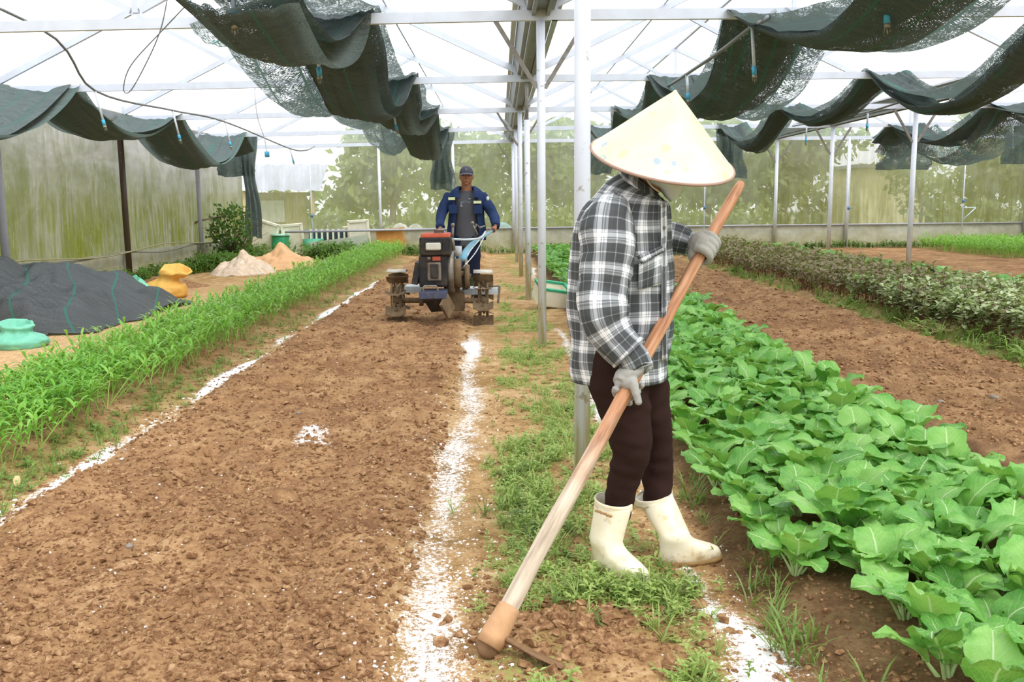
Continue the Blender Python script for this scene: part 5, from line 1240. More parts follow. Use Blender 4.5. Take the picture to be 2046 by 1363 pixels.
def patch(mb, quad, nu, nv, off, m=0, uvs=None, curl=0):
    q = np.array(quad, float); V = []; U = []
    for j in range(nv+1):
        for i in range(nu+1):
            u, v = i/nu, j/nv; px, py = (1-v)*((1-u)*q[0]+u*q[1])+v*((1-u)*q[3]+u*q[2]); V.append(surf(px, py, off+curl*v)); U.append((u*.1+.03, v*.1))
    V = np.array(V); I = np.arange((nu+1)*(nv+1)).reshape(nv+1, nu+1); F = np.stack([I[:-1, :-1], I[:-1, 1:], I[1:, 1:], I[1:, :-1]], -1).reshape(-1, 4)
    mb.add(V, F, m, U)
pk = MB(); patch(pk, [(1272, 512), (1322, 490), (1325, 503), (1281, 527)], 8, 4, .007, curl=.006); o = part('pocket_flap', pk, M['plaid'], woman, uv=True); o.modifiers.new('t', 'SOLIDIFY').thickness = .004
pk = MB(); patch(pk, [(1276, 527), (1322, 504), (1319, 568), (1275, 580)], 8, 8, .005); o = part('pocket', pk, M['plaid_sleeve'], woman, uv=True); o.modifiers.new('t', 'SOLIDIFY').thickness = .003
pk = MB(); patch(pk, [(1320, 408), (1330, 406), (1333, 720), (1322, 722)], 3, 40, .002); o = part('placket', pk, M['plaid_sleeve'], woman, uv=True); o.modifiers.new('t', 'SOLIDIFY').thickness = .004
bt = MB()
for y in (412, 455, 500, 545, 597, 650): p = surf(1326, y, .006); bt.cyl(p, p+np.array([.001, -.004, 0]), .006, 10)
part('buttons', bt, simple('grey_button', '#77736c', .3), woman)

# trousers: two continuous legs on a seat
def leg(mb, K, seed, n=28, per=6, wr=.004):
    pts = [at(x, y, Y) for x, y, r, Y in K]; rad = [px_m(r, Y) for x, y, r, Y in K]
    P, Rr = resample(pts, rad, per); R = tube_rings(P, Rr, n, (0, 1, 0), 1.02); out = []
    for i, r in enumerate(R):
        c_ = P[i]; d = (r-c_)/Rr[i]; out.append(r+d*(wr*fbm(r[:, 0]*14, r[:, 2]*30, r[:, 1]*10, o=3, s=seed))[:, None])
    mb.rings(out, 0, (True, True))
tr = MB()
leg(tr, [(1236, 690, 66, 3.06), (1236, 735, 70, 3.06), (1240, 780, 62, 3.05), (1250, 830, 52, 3.04), (1258, 870, 44.5, 3.03), (1262, 905, 39, 3.03), (1254, 935, 36, 3.04), (1243, 970, 33, 3.05), (1236, 1010, 29, 3.06), (1232, 1035, 25, 3.06)], 21)
leg(tr, [(1270, 690, 58, 3.17), (1276, 735, 58, 3.17), (1288, 780, 50, 3.17), (1302, 830, 40, 3.17), (1312, 870, 34.5, 3.17), (1316, 905, 31, 3.17), (1315, 945, 31, 3.17), (1314, 985, 30, 3.16), (1316, 1015, 26, 3.15)], 22)
tr.ball(at(1245, 700, 3.12), (.13, .15, .12), 12)
tr = remesh(tr, .009, 3); V = tr.V[0]; N = vnormals(V, tr.F)
kn = at(1262, 930, 3.04); kf = at(1316, 905, 3.17)
w = fbm(V[:, 0]*9, V[:, 2]*22, V[:, 1]*9, o=3, s=44)*.005+.0014*np.sin(V[:, 2]*120+V[:, 0]*40)*np.exp(-((V[:, 2]-kn[2])/.05)**2)+.0014*np.sin(V[:, 2]*110+V[:, 0]*30)*np.exp(-((V[:, 2]-kf[2])/.08)**2)
tr.V[0] = V+N*w[:, None]; part('trousers', tr, M['brown'], woman)

# boots
def egg(n, a_front, a_back, b, p=2.2):
    th = np.arange(n)*2*PI/n; c, s = np.cos(th), np.sin(th); x = np.where(c > 0, a_front*np.abs(c)**(2/p), -a_back*np.abs(c)**(2/2.2)); y = b*np.sign(s)*np.abs(s)**(2/2.3)*np.where(c > 0, 1-.12*c**2, 1-.15*c**2)
    return np.stack([x, y], 1)
def boot(name, heel, toe, top, Ytop, rt, z0=0.0, label=None, pitch=0.0, slope=0.0):
    heel, toe = np.array(heel), np.array(toe); d = toe-heel; d[2] = 0; L = np.linalg.norm(d); d /= L; s = np.array([-d[1], d[0], 0]); top = np.array(top); n = 40
    H = top[2]-z0; mb = MB(); Rg = []
    # z, front, back, half width (relative to heel point at 0, toe at L), offset follows shaft lean
    prof = [(0, L*.955, .0, .040), (.004, L*.985, -.004, .043), (.014, L, -.006, .045), (.02, L*.997, -.005, .0445), (.028, L*.985, -.003, .045), (.042, L*.945, .0, .046), (.053, L*.85, .001, .0455), (.063, L*.72, .001, .045), (.073, L*.60, .0, .045), (.085, L*.52, -.002, .046), (.10, L*.47, -.004, .048)]
    tx = (top-heel)@d; ty = (top-heel)@s
    for z, fr, ba, hw in prof:
        c_ = (fr+ba)/2; e = egg(n, fr-c_, c_-ba, hw); Rg.append(heel+np.array([0, 0, z0-heel[2]+z+pitch*0])+(e[:, :1]+c_)*d+e[:, 1:]*s)
    zc = .10; f0, b0 = L*.47, -.004; c0 = (f0+b0)/2
    for k in range(1, 9):
        f = k/8; c_ = c0+(tx-c0)*f; a = (f0-b0)/2*(1-f)+rt*f; e = egg(n, a, a, .048*(1-f)+rt*.93*f, 2.0)
        z = zc+(H-zc)*f; P = heel+np.array([0, 0, z0-heel[2]+z])+(e[:, :1]+c_)*d+(e[:, 1:]+ty*f)*s; P[:, 2] += slope*f*e[:, 0]; Rg.append(P)
    body = Rg[:]
    topr = Rg[-1]; cc = topr.mean(0); low_ = Rg[11].mean(0); sl_ = (low_-cc)/max(.02, cc[2]-low_[2]); body += [cc+(topr-cc)*.955, cc+(topr-cc)*.90+sl_*.04, cc+(topr-cc)*.74+sl_*.075]
    for i in range(11, len(Rg)-1): body[i] = wrinkle([body[i]], .0035, 12, 10, 77)[0]
    mb.rings(body, 0, (True, True)); o = part(name, mb, M['boot'], woman, label=label)
    bd = MB(); r1 = [cc+(topr-cc)*q+[0, 0, z] for q, z in ((.97, -.022), (1.03, -.022), (1.035, -.012), (1.025, -.009), (1.035, -.006), (1.035, .003), (1.0, .005), (.96, .002))]
    bd.rings(r1+[r1[0]], 0, (False, False)); part('boot_rim', bd, M['boot'], o)
    so = MB(); s_ = [heel+[0, 0, z0-heel[2]+z]+(egg(n, L/2+.004, L/2+.008, .049)[:, :1]+L/2)*d+egg(n, L/2+.004, L/2+.008, .049)[:, 1:]*s for z in (-.004, .012)]
    so.rings(s_); part('sole', so, simple('muddy_sole_'+name, '#9a7a4c', .7, 0, .2, 20, dirt='#6e5230', dfac=.7), o)
    return o
h = gr(1186, 1126, 0); tt = gr(1297, 1176, 0)
boot('boot', (h[0], h[1], 0), (tt[0], tt[1], 0), at(1226, 1000, 3.05), 3.05, .066, .006, None, slope=-.12)
h = gr(1318, 1128, 0); tt = gr(1440, 1116, 0)
boot('boot', (h[0], h[1], 0), (tt[0], tt[1], 0), at(1306, 990, 3.16), 3.16, .064, .004, None, slope=.22)
mudm = MB()
for k in range(6): mudm.ball(at(1192+k*5.5, 1020+k*2.2+RG.normal(0, 1.2), 2.972), (.007, .002, .005), 5)
part('mud_smear', mudm, simple('dry_mud', '#a5825a', .9), woman)

# head and neck, one body mesh with the arms inside the sleeves
bd = MB(); hc = at(1306, 318, 3.10)
bd.ball(hc, (.078, .074, .10), 14, rot=(0, .25, 0)); fwd = np.array([math.cos(-.55), math.sin(-.55), -.45]); fwd /= np.linalg.norm(fwd)
bd.ball(hc+fwd*.02+[0, 0, -.045], (.052, .052, .055), 10); bd.ball(hc+fwd*.08+[0, 0, .012], (.012, .012, .016), 6)
bd.ball(hc+fwd*.045+[0, 0, -.070], (.022, .022, .018), 6)
bd.tube([hc+[-.01, .0, -.04], at(1285, 372, 3.12), at(1262, 415, 3.13), at(1245, 520, 3.12), at(1240, 640, 3.12), at(1240, 720, 3.12)], [.05, .052, .10, .11, .10, .11], 16, per=4)
bd.tube([at(1250, 430, 3.13), at(1222, 450, 2.97), at(1210, 540, 2.93), at(1205, 615, 2.89), at(1240, 685, 2.865), at(1268, 730, 2.855)], [.05, .045, .04, .035, .028, .022], 12, per=4)
bd.tube([at(1260, 430, 3.14), at(1280, 455, 3.27), at(1330, 478, 3.255), at(1390, 491, 3.225)], [.05, .042, .034, .022], 12, per=4)
for K in ([(1236, 700, 48, 3.06), (1250, 820, 38, 3.04), (1260, 905, 28, 3.03), (1238, 1000, 20, 3.06), (1225, 1090, 14, 3.08)], [(1272, 700, 42, 3.17), (1302, 830, 30, 3.17), (1316, 905, 22, 3.17), (1316, 1000, 18, 3.15), (1340, 1080, 14, 3.14)]):
    bd.tube([at(x, y, Y) for x, y, r, Y in K], [px_m(r, Y) for x, y, r, Y in K], 12, per=4)
part('body', remesh(bd, .008, 2), M['skin'], woman)
# face cloth
fm = MB(); Rg = []
for k, (px, py, w_, d_) in enumerate(((1317, 334, .094, .100), (1319, 345, .094, .102), (1322, 356, .087, .098), (1327, 367, .070, .084), (1329, 378, .052, .066), (1329, 389, .022, .036))):
    c = at(px, py, 3.06); th = np.arange(28)*2*PI/28; Pp = c+np.stack([np.cos(th)*w_*.85, np.sin(th)*d_, .012*np.cos(th*1)-0.012*np.cos(th)*k*.6], 1); Rg.append(Pp)
Rg = wrinkle(finer(Rg, 4), .003, 12, 20, 9); fm.rings(Rg, 0, (True, True)); part('face_cloth', fm, M['mask'], woman)
st = MB(); q = [at(1283, 335, 2.985), at(1289, 352, 2.98), at(1302, 372, 2.985), at(1318, 384, 3.0)]; st.tube(q, .0025, 6, per=5); part('ear_strap', st, simple('beige_strap', '#c9bfae', .7), woman)
chs = MB(); chs.tube([at(1374, 343, 3.02), at(1362, 348, 3.03), at(1352, 352, 3.05)], [.004, .006, .003], 8, per=3); part('chin_string', chs, simple('red_ribbon', '#b8483c', .7), woman)
# conical hat
apex = at(1350, 180, 3.03); rl, rr_ = at(1183, 287, 3.10), at(1467, 345, 3.02); cen = (rl+rr_)/2; e1 = (rr_-rl)/2; Rh = np.linalg.norm(e1); e1 = e1/Rh
ax = apex-cen; ax = ax-(ax@e1)*e1; 
low = at(1318, 347, 2.90); nrm_t = np.cross(e1, low-cen); nrm_t /= np.linalg.norm(nrm_t); nrm_t *= 1 if nrm_t[2] > 0 else -1; e2 = np.cross(nrm_t, e1)
hat = MB(); Rg = []; nn = 72; a = np.arange(nn+1)*2*PI/nn; UV = []
for k in range(25):
    f = k/24; rr = Rh*max(f, .012)*(1-.03*math.sin(PI*f)); c = apex+(cen-apex)*f; Rg.append(c+rr*(np.cos(a)[:, None]*e1+np.sin(a)[:, None]*e2)+nrm_t*.004*math.sin(PI*f)*1.0); UV.append(np.stack([a/6.28, 0*a+f], 1))
hat.rings(Rg, 0, (True, False), False, np.concatenate(UV)); n0 = hat.n
inn = [r-nrm_t*.006-(r-(apex+(cen-apex)*(k/24)))*.012 for k, r in enumerate(Rg)]; hat.rings(inn, 1, (False, False), False)
hob = part('conical_hat', hat, [M['hat'], M['hatin']], woman, uv=True, label='pale straw conical hat printed with faint yellow and blue flowers')
rim = MB(); rp = [cen+Rh*1.003*(math.cos(x)*e1+math.sin(x)*e2) for x in a[:-1]]
R_ = []
for q in range(10):
    b = q*2*PI/10; R_.append(np.array([p+(p-cen)/np.linalg.norm(p-cen)*.0045*math.cos(b)+nrm_t*.005*math.sin(b)-nrm_t*.003 for p in rp]))
rim.rings(R_+[R_[0]], 0, (False, False)); part('rim', rim, M['hatrim'], hob)

# gloves: palm, four fingers, thumb
def glove(mbk, name='glove', vox=.0032):
    g_ = remesh(mbk, vox, 3); V = g_.V[0]; N = vnormals(V, g_.F); g_.V[0] = V+N*(.0007*fbm(V[:, 0]*70, V[:, 1]*70, V[:, 2]*70, o=2, s=5))[:, None]
    return part(name, g_, M['glove'], woman)
f1 = hoe_px(770); c1 = hoe_at(f1); rr = .0225
cam_dir = -(c1-np.array([0, 0, CAM_H])); cam_dir /= np.linalg.norm(cam_dir); A = (HP1-HP0)/np.linalg.norm(HP1-HP0); S = np.cross(cam_dir, A); S /= np.linalg.norm(S)
if S[0] < 0: S = -S     # S points right in the picture across the handle; cam_dir towards the camera
Cn = np.cross(A, S); Cn = Cn if Cn@cam_dir > 0 else -Cn
def wrap(c, ang0, ang1, r, n=7, along=0.0, bulge=0):
    return [c+A*(along*k/(n-1))+r*(math.cos(ang0+(ang1-ang0)*k/(n-1))*S+math.sin(ang0+(ang1-ang0)*k/(n-1))*Cn) for k in range(n)]
gm = MB(); wr_ = at(1274, 738, 2.853)
hk = c1-S*.030+Cn*.012+A*.012      # middle of the palm, up-left of the handle
gm.tube([wr_+[-.004, 0, .012], wr_, (wr_+hk)/2+Cn*.006, hk, hk-A*.03-S*.004], [.027, .028, .038, .041, .030], 14, per=4, flat=.74)
gm.ball(c1-S*.012+Cn*.024-A*.004, (.026, .022, .026), 8)
for k in range(4):   # fingers pass behind the handle and show on its right side
    b0 = c1+A*(.022-.021*k); r_ = .0115-.0006*k
    pts = [hk+A*(.012-.02*k)-S*.004, b0+(rr+.012)*(math.cos(2.9)*S+math.sin(2.9)*Cn)]+wrap(b0, 3.3, 3.3+(3.1-.25*k), rr+.0105, 6, -.006)
    gm.tube(pts, [.013, .0125, .012, .0115, .011, .0105, .010, .008], 10, per=3); gm.ball(pts[-1], .0085, 6)
th_ = [c1-S*.014+Cn*(rr+.008)+A*.012, c1+S*.004+Cn*(rr+.012)-A*.006, c1+S*.024+Cn*(rr+.006)-A*.026, c1+S*.046+Cn*(rr-.004)-A*.046]
gm.tube(th_, [.019, .016, .0135, .011], 12, per=4); gm.ball(th_[-1], .0115, 6)
glove(gm)
# far hand
f2 = hoe_px(497); c2 = hoe_at(f2); rr = .0195; gm = MB(); wr2 = at(1388, 491, 3.225); hk = c2-S*.03+Cn*.018
gm.tube([wr2+[-.01, 0, 0], wr2, (wr2+hk)/2+Cn*.008, hk, c2-S*.004+Cn*.024], [.025, .025, .032, .036, .028], 14, per=4, flat=.85)
for k in range(4):
    b0 = c2+A*(.036-.022*k); 
    pts = [hk+A*(.026-.018*k)+Cn*.004, b0+(rr+.014)*(math.cos(1.9)*S+math.sin(1.9)*Cn)]+wrap(b0, 1.25, -1.6, rr+.012, 6, -.004)
    gm.tube(pts, [.016, .0145, .0135, .013, .012, .0115, .0105, .009], 10, per=3); gm.ball(pts[-1], .0092, 6)
th_ = [hk-A*.02-S*.002, c2-S*.030-A*.040-Cn*.004, c2-S*.012-A*.050-Cn*.024, c2+S*.012-A*.052-Cn*.026]
gm.tube(th_, [.018, .015, .0125, .0105], 12, per=4); gm.ball(th_[-1], .0105, 6)
glove(gm)

# ------------------------------------------------------------------ the man behind the tiller
M['navy'] = simple('navy_work_cloth', '#2b3a5e', .85, 0, .12, 8, .3, 90, .1)
M['navy2'] = simple('dark_navy_trousers', '#262c42', .9, 0, .1, 8, .2, 90, .1)
M['tshirt'] = simple('charcoal_t_shirt', '#56565c', .9, 0, .06, 8)
M['manskin'] = simple('sun_browned_skin', '#9c6a50', .55, 0, .08, 14)
M['cap'] = simple('dark_grey_cap', '#4c4c5a', .85, 0, .06, 12)
M['capbrim'] = simple('grey_cap_brim', '#62626f', .85, 0, .05, 12)
M['reflect'] = simple('pale_yellow_reflective_tape', '#dfe8b4', .4, 0, .05, 20)
M['gboot'] = simple('dark_green_rubber', '#3c4a3a', .5, 0, .2, 10, dirt='#6b5a42', dfac=.7)
YM = 11.8
mo = at(930, 604, YM)
man = thing('person', 'man in a dark cap and navy jacket steering the tiller down the tilled bed', 'person', (float(mo[0]), YM, 0))
def mring(xl, xr, y, Y, b, n=36, p=2.3): return pxring(xl, xr, y, Y, b, 0.0, n=n, p=p)[0]
zg = float(height(mo[0], YM, False))
bd = MB(); hc = at(932, 353, YM)
bd.ball(hc, (.079, .094, .116), 16); bd.ball(hc+[0, -.035, -.05], (.052, .05, .055), 12); bd.tube([hc+[0, -.088, .018], hc+[0, -.105, -.012], hc+[0, -.102, -.022]], [.009, .014, .013], 8)
for s in (-1, 1):
    bd.ball(hc+[s*.082, .005, -.005], (.012, .02, .03), 6); bd.ball(hc+[s*.035, -.062, -.018], (.024, .022, .022), 8); bd.ball(hc+[s*.03, -.076, .035], (.026, .014, .010), 6)
bd.ball(hc+[0, -.078, -.055], (.026, .014, .008), 6); bd.ball(hc+[0, -.078, -.068], (.022, .014, .008), 6); bd.ball(hc+[0, -.068, -.092], (.024, .02, .018), 6)
bd.tube([hc+[0, .01, -.05], at(932, 376, YM+.02), at(932, 390, YM+.03), at(932, 430, YM+.02), at(932, 470, YM), at(932, 490, YM)], [.066, .066, .085, .08, .08, .09], 16, per=4)
armL = [(900, 391, 8.5, YM), (889, 412, 8.5, YM-.05), (881, 433, 7.5, YM-.12), (879, 450, 6, YM-.32), (880, 459, 5, YM-.42)]
armR = [(962, 391, 8.5, YM), (974, 410, 8.5, YM-.05), (986, 430, 7.5, YM-.12), (990, 446, 6, YM-.32), (989, 456, 5, YM-.42)]
for K in (armL, armR):
    bd.tube([at(x, y, Y) for x, y, r, Y in K], [px_m(r-1.8, Y) for x, y, r, Y in K], 12, per=4)
for s, xx in ((-1, 918), (1, 947)):
    bd.tube([at(932+s*9, 482, YM), at(xx, 530, YM), at(xx+s*1, 570, YM+.03), at(xx+s*2, 598, YM+.04)], [.08, .06, .045, .04], 12, per=3)
# hands as part of the body: fingers curled round the grips
GR = []
for s, wx, wy, gx, gyy in ((-1, 880, 459, 880, 461), (1, 989, 456, 985, 460)):
    w = at(wx, wy, YM-.42); g0 = at(gx, gyy, YM-.50); GR.append(g0)
    bd.tube([w, (w+g0)/2+[0, 0, .012], g0+[0, 0, .018]], [.03, .036, .034], 10, per=3, flat=.7)
    for k in range(4):
        c = g0+np.array([0, .035-.022*k, 0]); bd.tube([c+[0, 0, .026], c+[s*.024, 0, .014], c+[s*.026, 0, -.012], c+[s*.004, 0, -.026], c+[-s*.014, 0, -.02]], [.0105, .0105, .010, .009, .008], 7, per=2)
    bd.tube([g0+[-s*.01, .03, .022], g0+[-s*.026, .0, .008], g0+[-s*.022, -.025, -.012], g0+[-s*.004, -.035, -.024]], [.014, .012, .011, .009], 7, per=2)
part('body', remesh(bd, .0075, 2), M['manskin'], man)
ey = MB()
for s in (-1, 1): ey.ball(hc+[s*.031, -.082, .016], (.012, .006, .006), 6)
part('eyes', ey, simple('dark_eye', '#2a201c', .3), man)
lp = MB(); lp.tube([hc+[-.024, -.086, -.061], hc+[0, -.0935, -.060], hc+[.024, -.086, -.061]], [.002, .0035, .002], 6, per=3); part('mouth', lp, simple('brown_lips', '#7a463a', .6), man)
cp = MB(); Rg = []
for k in range(12):
    f = k/11; rr = math.cos(f*PI/2*.97); th = np.arange(28)*2*PI/28
    Rg.append(hc+np.stack([.087*rr*np.cos(th), .004+.102*rr*np.sin(th), .040+.092*math.sin(f*PI/2)+0*th], 1))
cp.rings([hc+np.stack([.085*np.cos(th), .004+.1*np.sin(th), .032+0*th], 1)]+Rg, 0, (True, True)); capo = part('cap', cp, M['cap'], man)
bm_ = MB(); V = []; nn = 17
for j in range(5):
    for i in range(nn):
        a = -PI/2+(i/(nn-1)-.5)*2.3; q = j/4; rx, ry = .086, .1+.075*q*math.cos((i/(nn-1)-.5)*2.3)**.7; V.append(hc+[rx*math.cos(a)*(1+.02*q), .004+ry*math.sin(a), .040-.018*q-.012*math.cos(a)**2])
I = np.arange(5*nn).reshape(5, nn); bm_.add(V, np.stack([I[:-1, :-1], I[:-1, 1:], I[1:, 1:], I[1:, :-1]], -1).reshape(-1, 4)); o = part('brim', bm_, M['capbrim'], capo); o.modifiers.new('t', 'SOLIDIFY').thickness = .005
part('emblem', MB().ball(hc+[0, -.09, .088], (.007, .004, .013), 6), simple('grey_emblem', '#a09c94', .6), capo)
# t-shirt
R = finer([mring(908, 956, 492, YM, .11), mring(906, 958, 470, YM, .115), mring(908, 956, 440, YM, .115), mring(906, 958, 415, YM, .12), mring(905, 960, 395, YM, .105), mring(915, 951, 384, YM+.01, .08), mring(919, 946, 378, YM+.01, .07)], 5)
for r in R[-11:]: 
    fr = (r[:, 1] < YM); r[fr, 2] -= .04*((YM-r[fr, 1])/.1)
R = wrinkle(R, .006, 7, 7, 401); ts = MB(); ts.rings(R, 0, (True, False)); tso = part('t_shirt', ts, M['tshirt'], man)
yf = R[20][:, 1].min()
part('shirt_print', MB().box(at(929.5, 406.5, yf-.0)*[1, 0, 1]+[0, yf-.004, 0], (px_m(19, YM), .012, px_m(8, YM))), simple('grey_blue_print', '#74788a', .8), tso, False)
part('print_line', MB().box(at(929.5, 411.5, yf)*[1, 0, 1]+[0, yf-.006, 0], (px_m(18, YM), .012, px_m(1.6, YM))).box(at(938, 397.5, yf)*[1, 0, 1]+[0, yf-.004, 0], (px_m(4, YM), .01, px_m(1.4, YM))), simple('white_print', '#c9cad2', .8), tso, False)
# open jacket
jk = MB(); n = 44; Rg = []
for xl, xr, y, b, gap in ((893, 972, 480, .15, .62), (893, 972, 462, .155, .58), (896, 969, 440, .15, .56), (897, 968, 420, .15, .54), (893, 971, 402, .145, .52), (894, 970, 391, .13, .50), (903, 961, 380, .10, .5), (915, 949, 372, .085, .62)):
    L, Rr_ = at(xl, y, YM), at(xr, y, YM); c = (L+Rr_)/2; a = (Rr_-L)[0]/2; th = -PI/2+gap+(2*PI-2*gap)*np.linspace(0, 1, n); p = 2.4
    Rg.append(c+np.stack([a*np.sign(np.cos(th))*np.abs(np.cos(th))**(2/p), b*np.sign(np.sin(th))*np.abs(np.sin(th))**(2/p), 0*th], 1))
Rg = finer(Rg, 6); Rg = wrinkle(Rg, .009, 6, 5, 402); jk.rings(Rg, 0, (False, False), False)
def slv(mb, K, seed):
    pts = [at(x, y, Y) for x, y, r, Y in K]; P, Rr_ = resample(pts, [px_m(r, Y)+.01 for x, y, r, Y in K], 7); R_ = tube_rings(P, Rr_, 20, (0, 1, 0))
    R_ = wrinkle(R_, .008, 9, 14, seed); mb.rings(R_, 0, (True, True))
slv(jk, armL[:-1]+[(880, 455, 6, YM-.37)], 403); slv(jk, armR[:-1]+[(989.5, 451, 6, YM-.37)], 404)
o = part('jacket', jk, M['navy'], man, label='open navy work jacket'); o.modifiers.new('t', 'SOLIDIFY').thickness = .006
cl = MB()
for s in (-1, 1):
    q = [at(932+s*17, 371, YM-.0), at(932+s*15, 380, YM-.12), at(932+s*12, 394, YM-.15), at(932+s*25, 395, YM-.145), at(932+s*26, 382, YM-.10)]
    cl.add([p_+[0, -.012, 0] for p_ in q]+[p_+[0, .01, 0] for p_ in q], [(0, 1, 2, 3, 4), (9, 8, 7, 6, 5), (0, 5, 6, 1), (1, 6, 7, 2), (2, 7, 8, 3), (3, 8, 9, 4), (4, 9, 5, 0)])
part('lapel', cl, M['navy'], o, False)
for (x, y, w, h, l) in ((902.5, 397, 13, 5, 'pale reflective strip on the chest at picture left'), (954, 404, 15, 5, 'pale reflective strip on the chest at picture right')):
    part('reflective_strip', MB().box(at(x, y, YM-.145), (px_m(w, YM), .03, px_m(h, YM))), M['reflect'], o, False, label=l)
for x in (905, 955): part('pocket', MB().box(at(x, 418, YM-.135), (px_m(17, YM), .03, px_m(17, YM))), M['navy'], o, False)
part('arm_badge', MB().ball(at(974.5, 397, YM-.085), (.02, .02, .03), 6), simple('white_badge', '#dfe3ea', .6), o)
tr = MB()
for s, xx in ((-1, 917), (1, 947)):
    K = [(932+s*9, 470, 17, YM), (932+s*11, 490, 17, YM), (xx, 515, 13.5, YM), (xx, 540, 12, YM+.02), (xx+s, 556, 11, YM+.03)]
    tr.tube([at(x, y, Y) for x, y, r, Y in K], [px_m(r, Y) for x, y, r, Y in K], 18, per=4)
tr.ball(at(932, 478, YM), (.16, .115, .11), 10); tr = remesh(tr, .012, 3); V = tr.V[0]; N = vnormals(V, tr.F); tr.V[0] = V+N*(.007*fbm(V[:, 0]*8, V[:, 2]*12, V[:, 1]*8, o=3, s=6))[:, None]; part('trousers', tr, M['navy2'], man)
for s, xx in ((-1, 917), (1, 948)):
    tp = at(xx, 548, YM+.03); bx = MB(); zb = zg-.01; bx.tube([tp+[0, 0, .0], [tp[0], YM+.03, (tp[2]+zb)/2+.05], [tp[0], YM+.03, zb+.10]], [.078, .068, .058], 16, per=4)
    bx.ball([tp[0]+s*.01, YM-.05, zb+.045], (.052, .135, .05), 12); bx.ball([tp[0], YM+.04, zb+.06], (.05, .06, .06), 10); part('boot', remesh(bx, .01, 2), M['gboot'], man, label='dark muddy rubber boot')

# ------------------------------------------------------------------ two wheeled tiller
YT = 9.7
M['tblack'] = simple('grimy_black_paint', '#2c2b2d', .5, .1, .3, 9, .2, 40, dirt='#6b5a48', dfac=.45)
M['torange'] = simple('faded_orange_paint', '#c25a40', .5, 0, .15, 9, dirt='#5a4638', dfac=.6)
M['tblue'] = simple('chipped_light_blue_paint', '#6fa3b8', .45, .1, .12, 8, dirt='#8d8a80', dfac=.5)
M['tgrey'] = simple('worn_grey_metal', '#8e867c', .45, .5, .2, 10, dirt='#6a543e', dfac=.6)
M['tmud'] = simple('muddy_iron', '#7d6950', .8, .1, .25, 10, .4, 40, dirt='#5a4632', dfac=.7)
M['tlight'] = simple('headlamp_glass', '#d9d6ca', .2, 0, .05, 12, spec=.6)
M['twhite'] = simple('white_dusty_plate', '#cfd5da', .5, 0, .08, 8, dirt='#8d8070', dfac=.5)
M['guard'] = simple('dusty_white_guard', '#cdc8bd', .6, 0, .1, 14, dirt='#8a7355', dfac=.95)
til = thing('walking_tiller', 'two wheeled walking tiller with paddle wheels and a square headlamp pushed by the man', 'tiller', (float(at(870, 600, YT)[0]), YT, 0))
def pb(x0, y0, x1, y1, Y, dep, mb=None, rot=None, taper=1.0):
    """box whose camera side covers the picture rectangle at distance Y"""
    a, b = at(x0, y0, Y), at(x1, y1, Y); c = (a+b)/2+np.array([0, dep/2, 0]); s = (abs(b[0]-a[0]), dep, abs(a[2]-b[2])); return (mb or MB()).box(c, s, rot, 0, taper)
def bev(o, w=.012, seg=2): m = o.modifiers.new('b', 'BEVEL'); m.width = w; m.segments = seg; m.limit_method = 'ANGLE'; return o
bev(part('fuel_tank', pb(837, 474, 901, 511, YT-.45, .42), M['tblack'], til, False), .02)
bev(part('tank_lid', pb(839, 467, 899, 475, YT-.45, .40, taper=.94), M['torange'], til, False), .012)
part('filler_cap', MB().cyl(at(877, 468, YT-.3), at(877, 460, YT-.3), .05, 18).cyl(at(877, 461, YT-.3), at(877, 458, YT-.3), .065, 18), M['tgrey'], til)
hl = bev(part('headlamp_frame', pb(847, 482, 884, 503, YT-.475, .04), M['tblack'], til, False), .012); bev(part('headlamp', pb(850, 485, 881, 500, YT-.485, .03), M['tlight'], hl, False), .02, 3)
bev(part('engine_block', pb(836, 511, 894, 574, YT-.42, .50), M['tblack'], til, False), .02)
part('side_cover', MB().box(at(834, 545, YT-.25), (.06, .3, .22), (0, .2, 0)), M['tblack'], til, False)
part('orange_valve_cover', pb(864, 513, 880, 521, YT-.44, .05), M['torange'], til, False); part('round_cap', MB().cyl(at(857, 517, YT-.45), at(857, 517, YT-.40), .02, 12), M['tgrey'], til)
fr = bev(part('cover_frame', pb(853, 524, 882, 562, YT-.45, .05), M['tgrey'], til, False), .018, 3); bev(part('cover_plate', pb(859, 528, 876, 557, YT-.475, .05), M['tblack'], fr, False), .012)
def wheelx(c, r, w, mat, nm, par, spokes=0, rimw=.03):
    mb = MB(); c = np.array(c, float); n = 40; th = np.arange(n+1)*2*PI/n; Rg = []
    prof = [(r-rimw, -w/2), (r, -w/2), (r, w/2), (r-rimw, w/2)]
    for a in th: Rg.append(np.array([c+[x, rr*math.cos(a), rr*math.sin(a)] for rr, x in prof]))
    mb.rings(Rg, 0, (False, False)); mb.cyl(c-[w*.25, 0, 0], c+[w*.25, 0, 0], r-rimw*.5, 28); mb.cyl(c-[w*.7, 0, 0], c+[w*.8, 0, 0], r*.25, 16); return part(nm, mb, mat, par)
wheelx(at(901, 542, YT-.15), .225, .075, M['tgrey'], 'flywheel', til); wheelx(at(914, 546, YT-.1), .15, .09, M['tmud'], 'pulley', til); wheelx(at(934, 553, YT-.05), .125, .05, M['tmud'], 'clutch_disc', til)
part('belt_guard', MB().bar(at(926, 535, YT-.08), at(930, 577, YT-.05), .10, .06), M['tblack'], til, False)
part('air_cleaner', MB().cyl(at(914, 512, YT+.05), at(914, 492, YT+.05), .045, 16), M['twhite'], til)
part('exhaust_stack', MB().tube([at(906, 500, YT-.2), at(905, 485, YT-.2), at(902, 476, YT-.2)], [.022, .02, .02], 10).tube([at(904, 476, YT-.15), at(905, 452, YT-.1)], [.012, .012], 8).ball(at(905, 450, YT-.1), .022, 6), M['tgrey'], til)
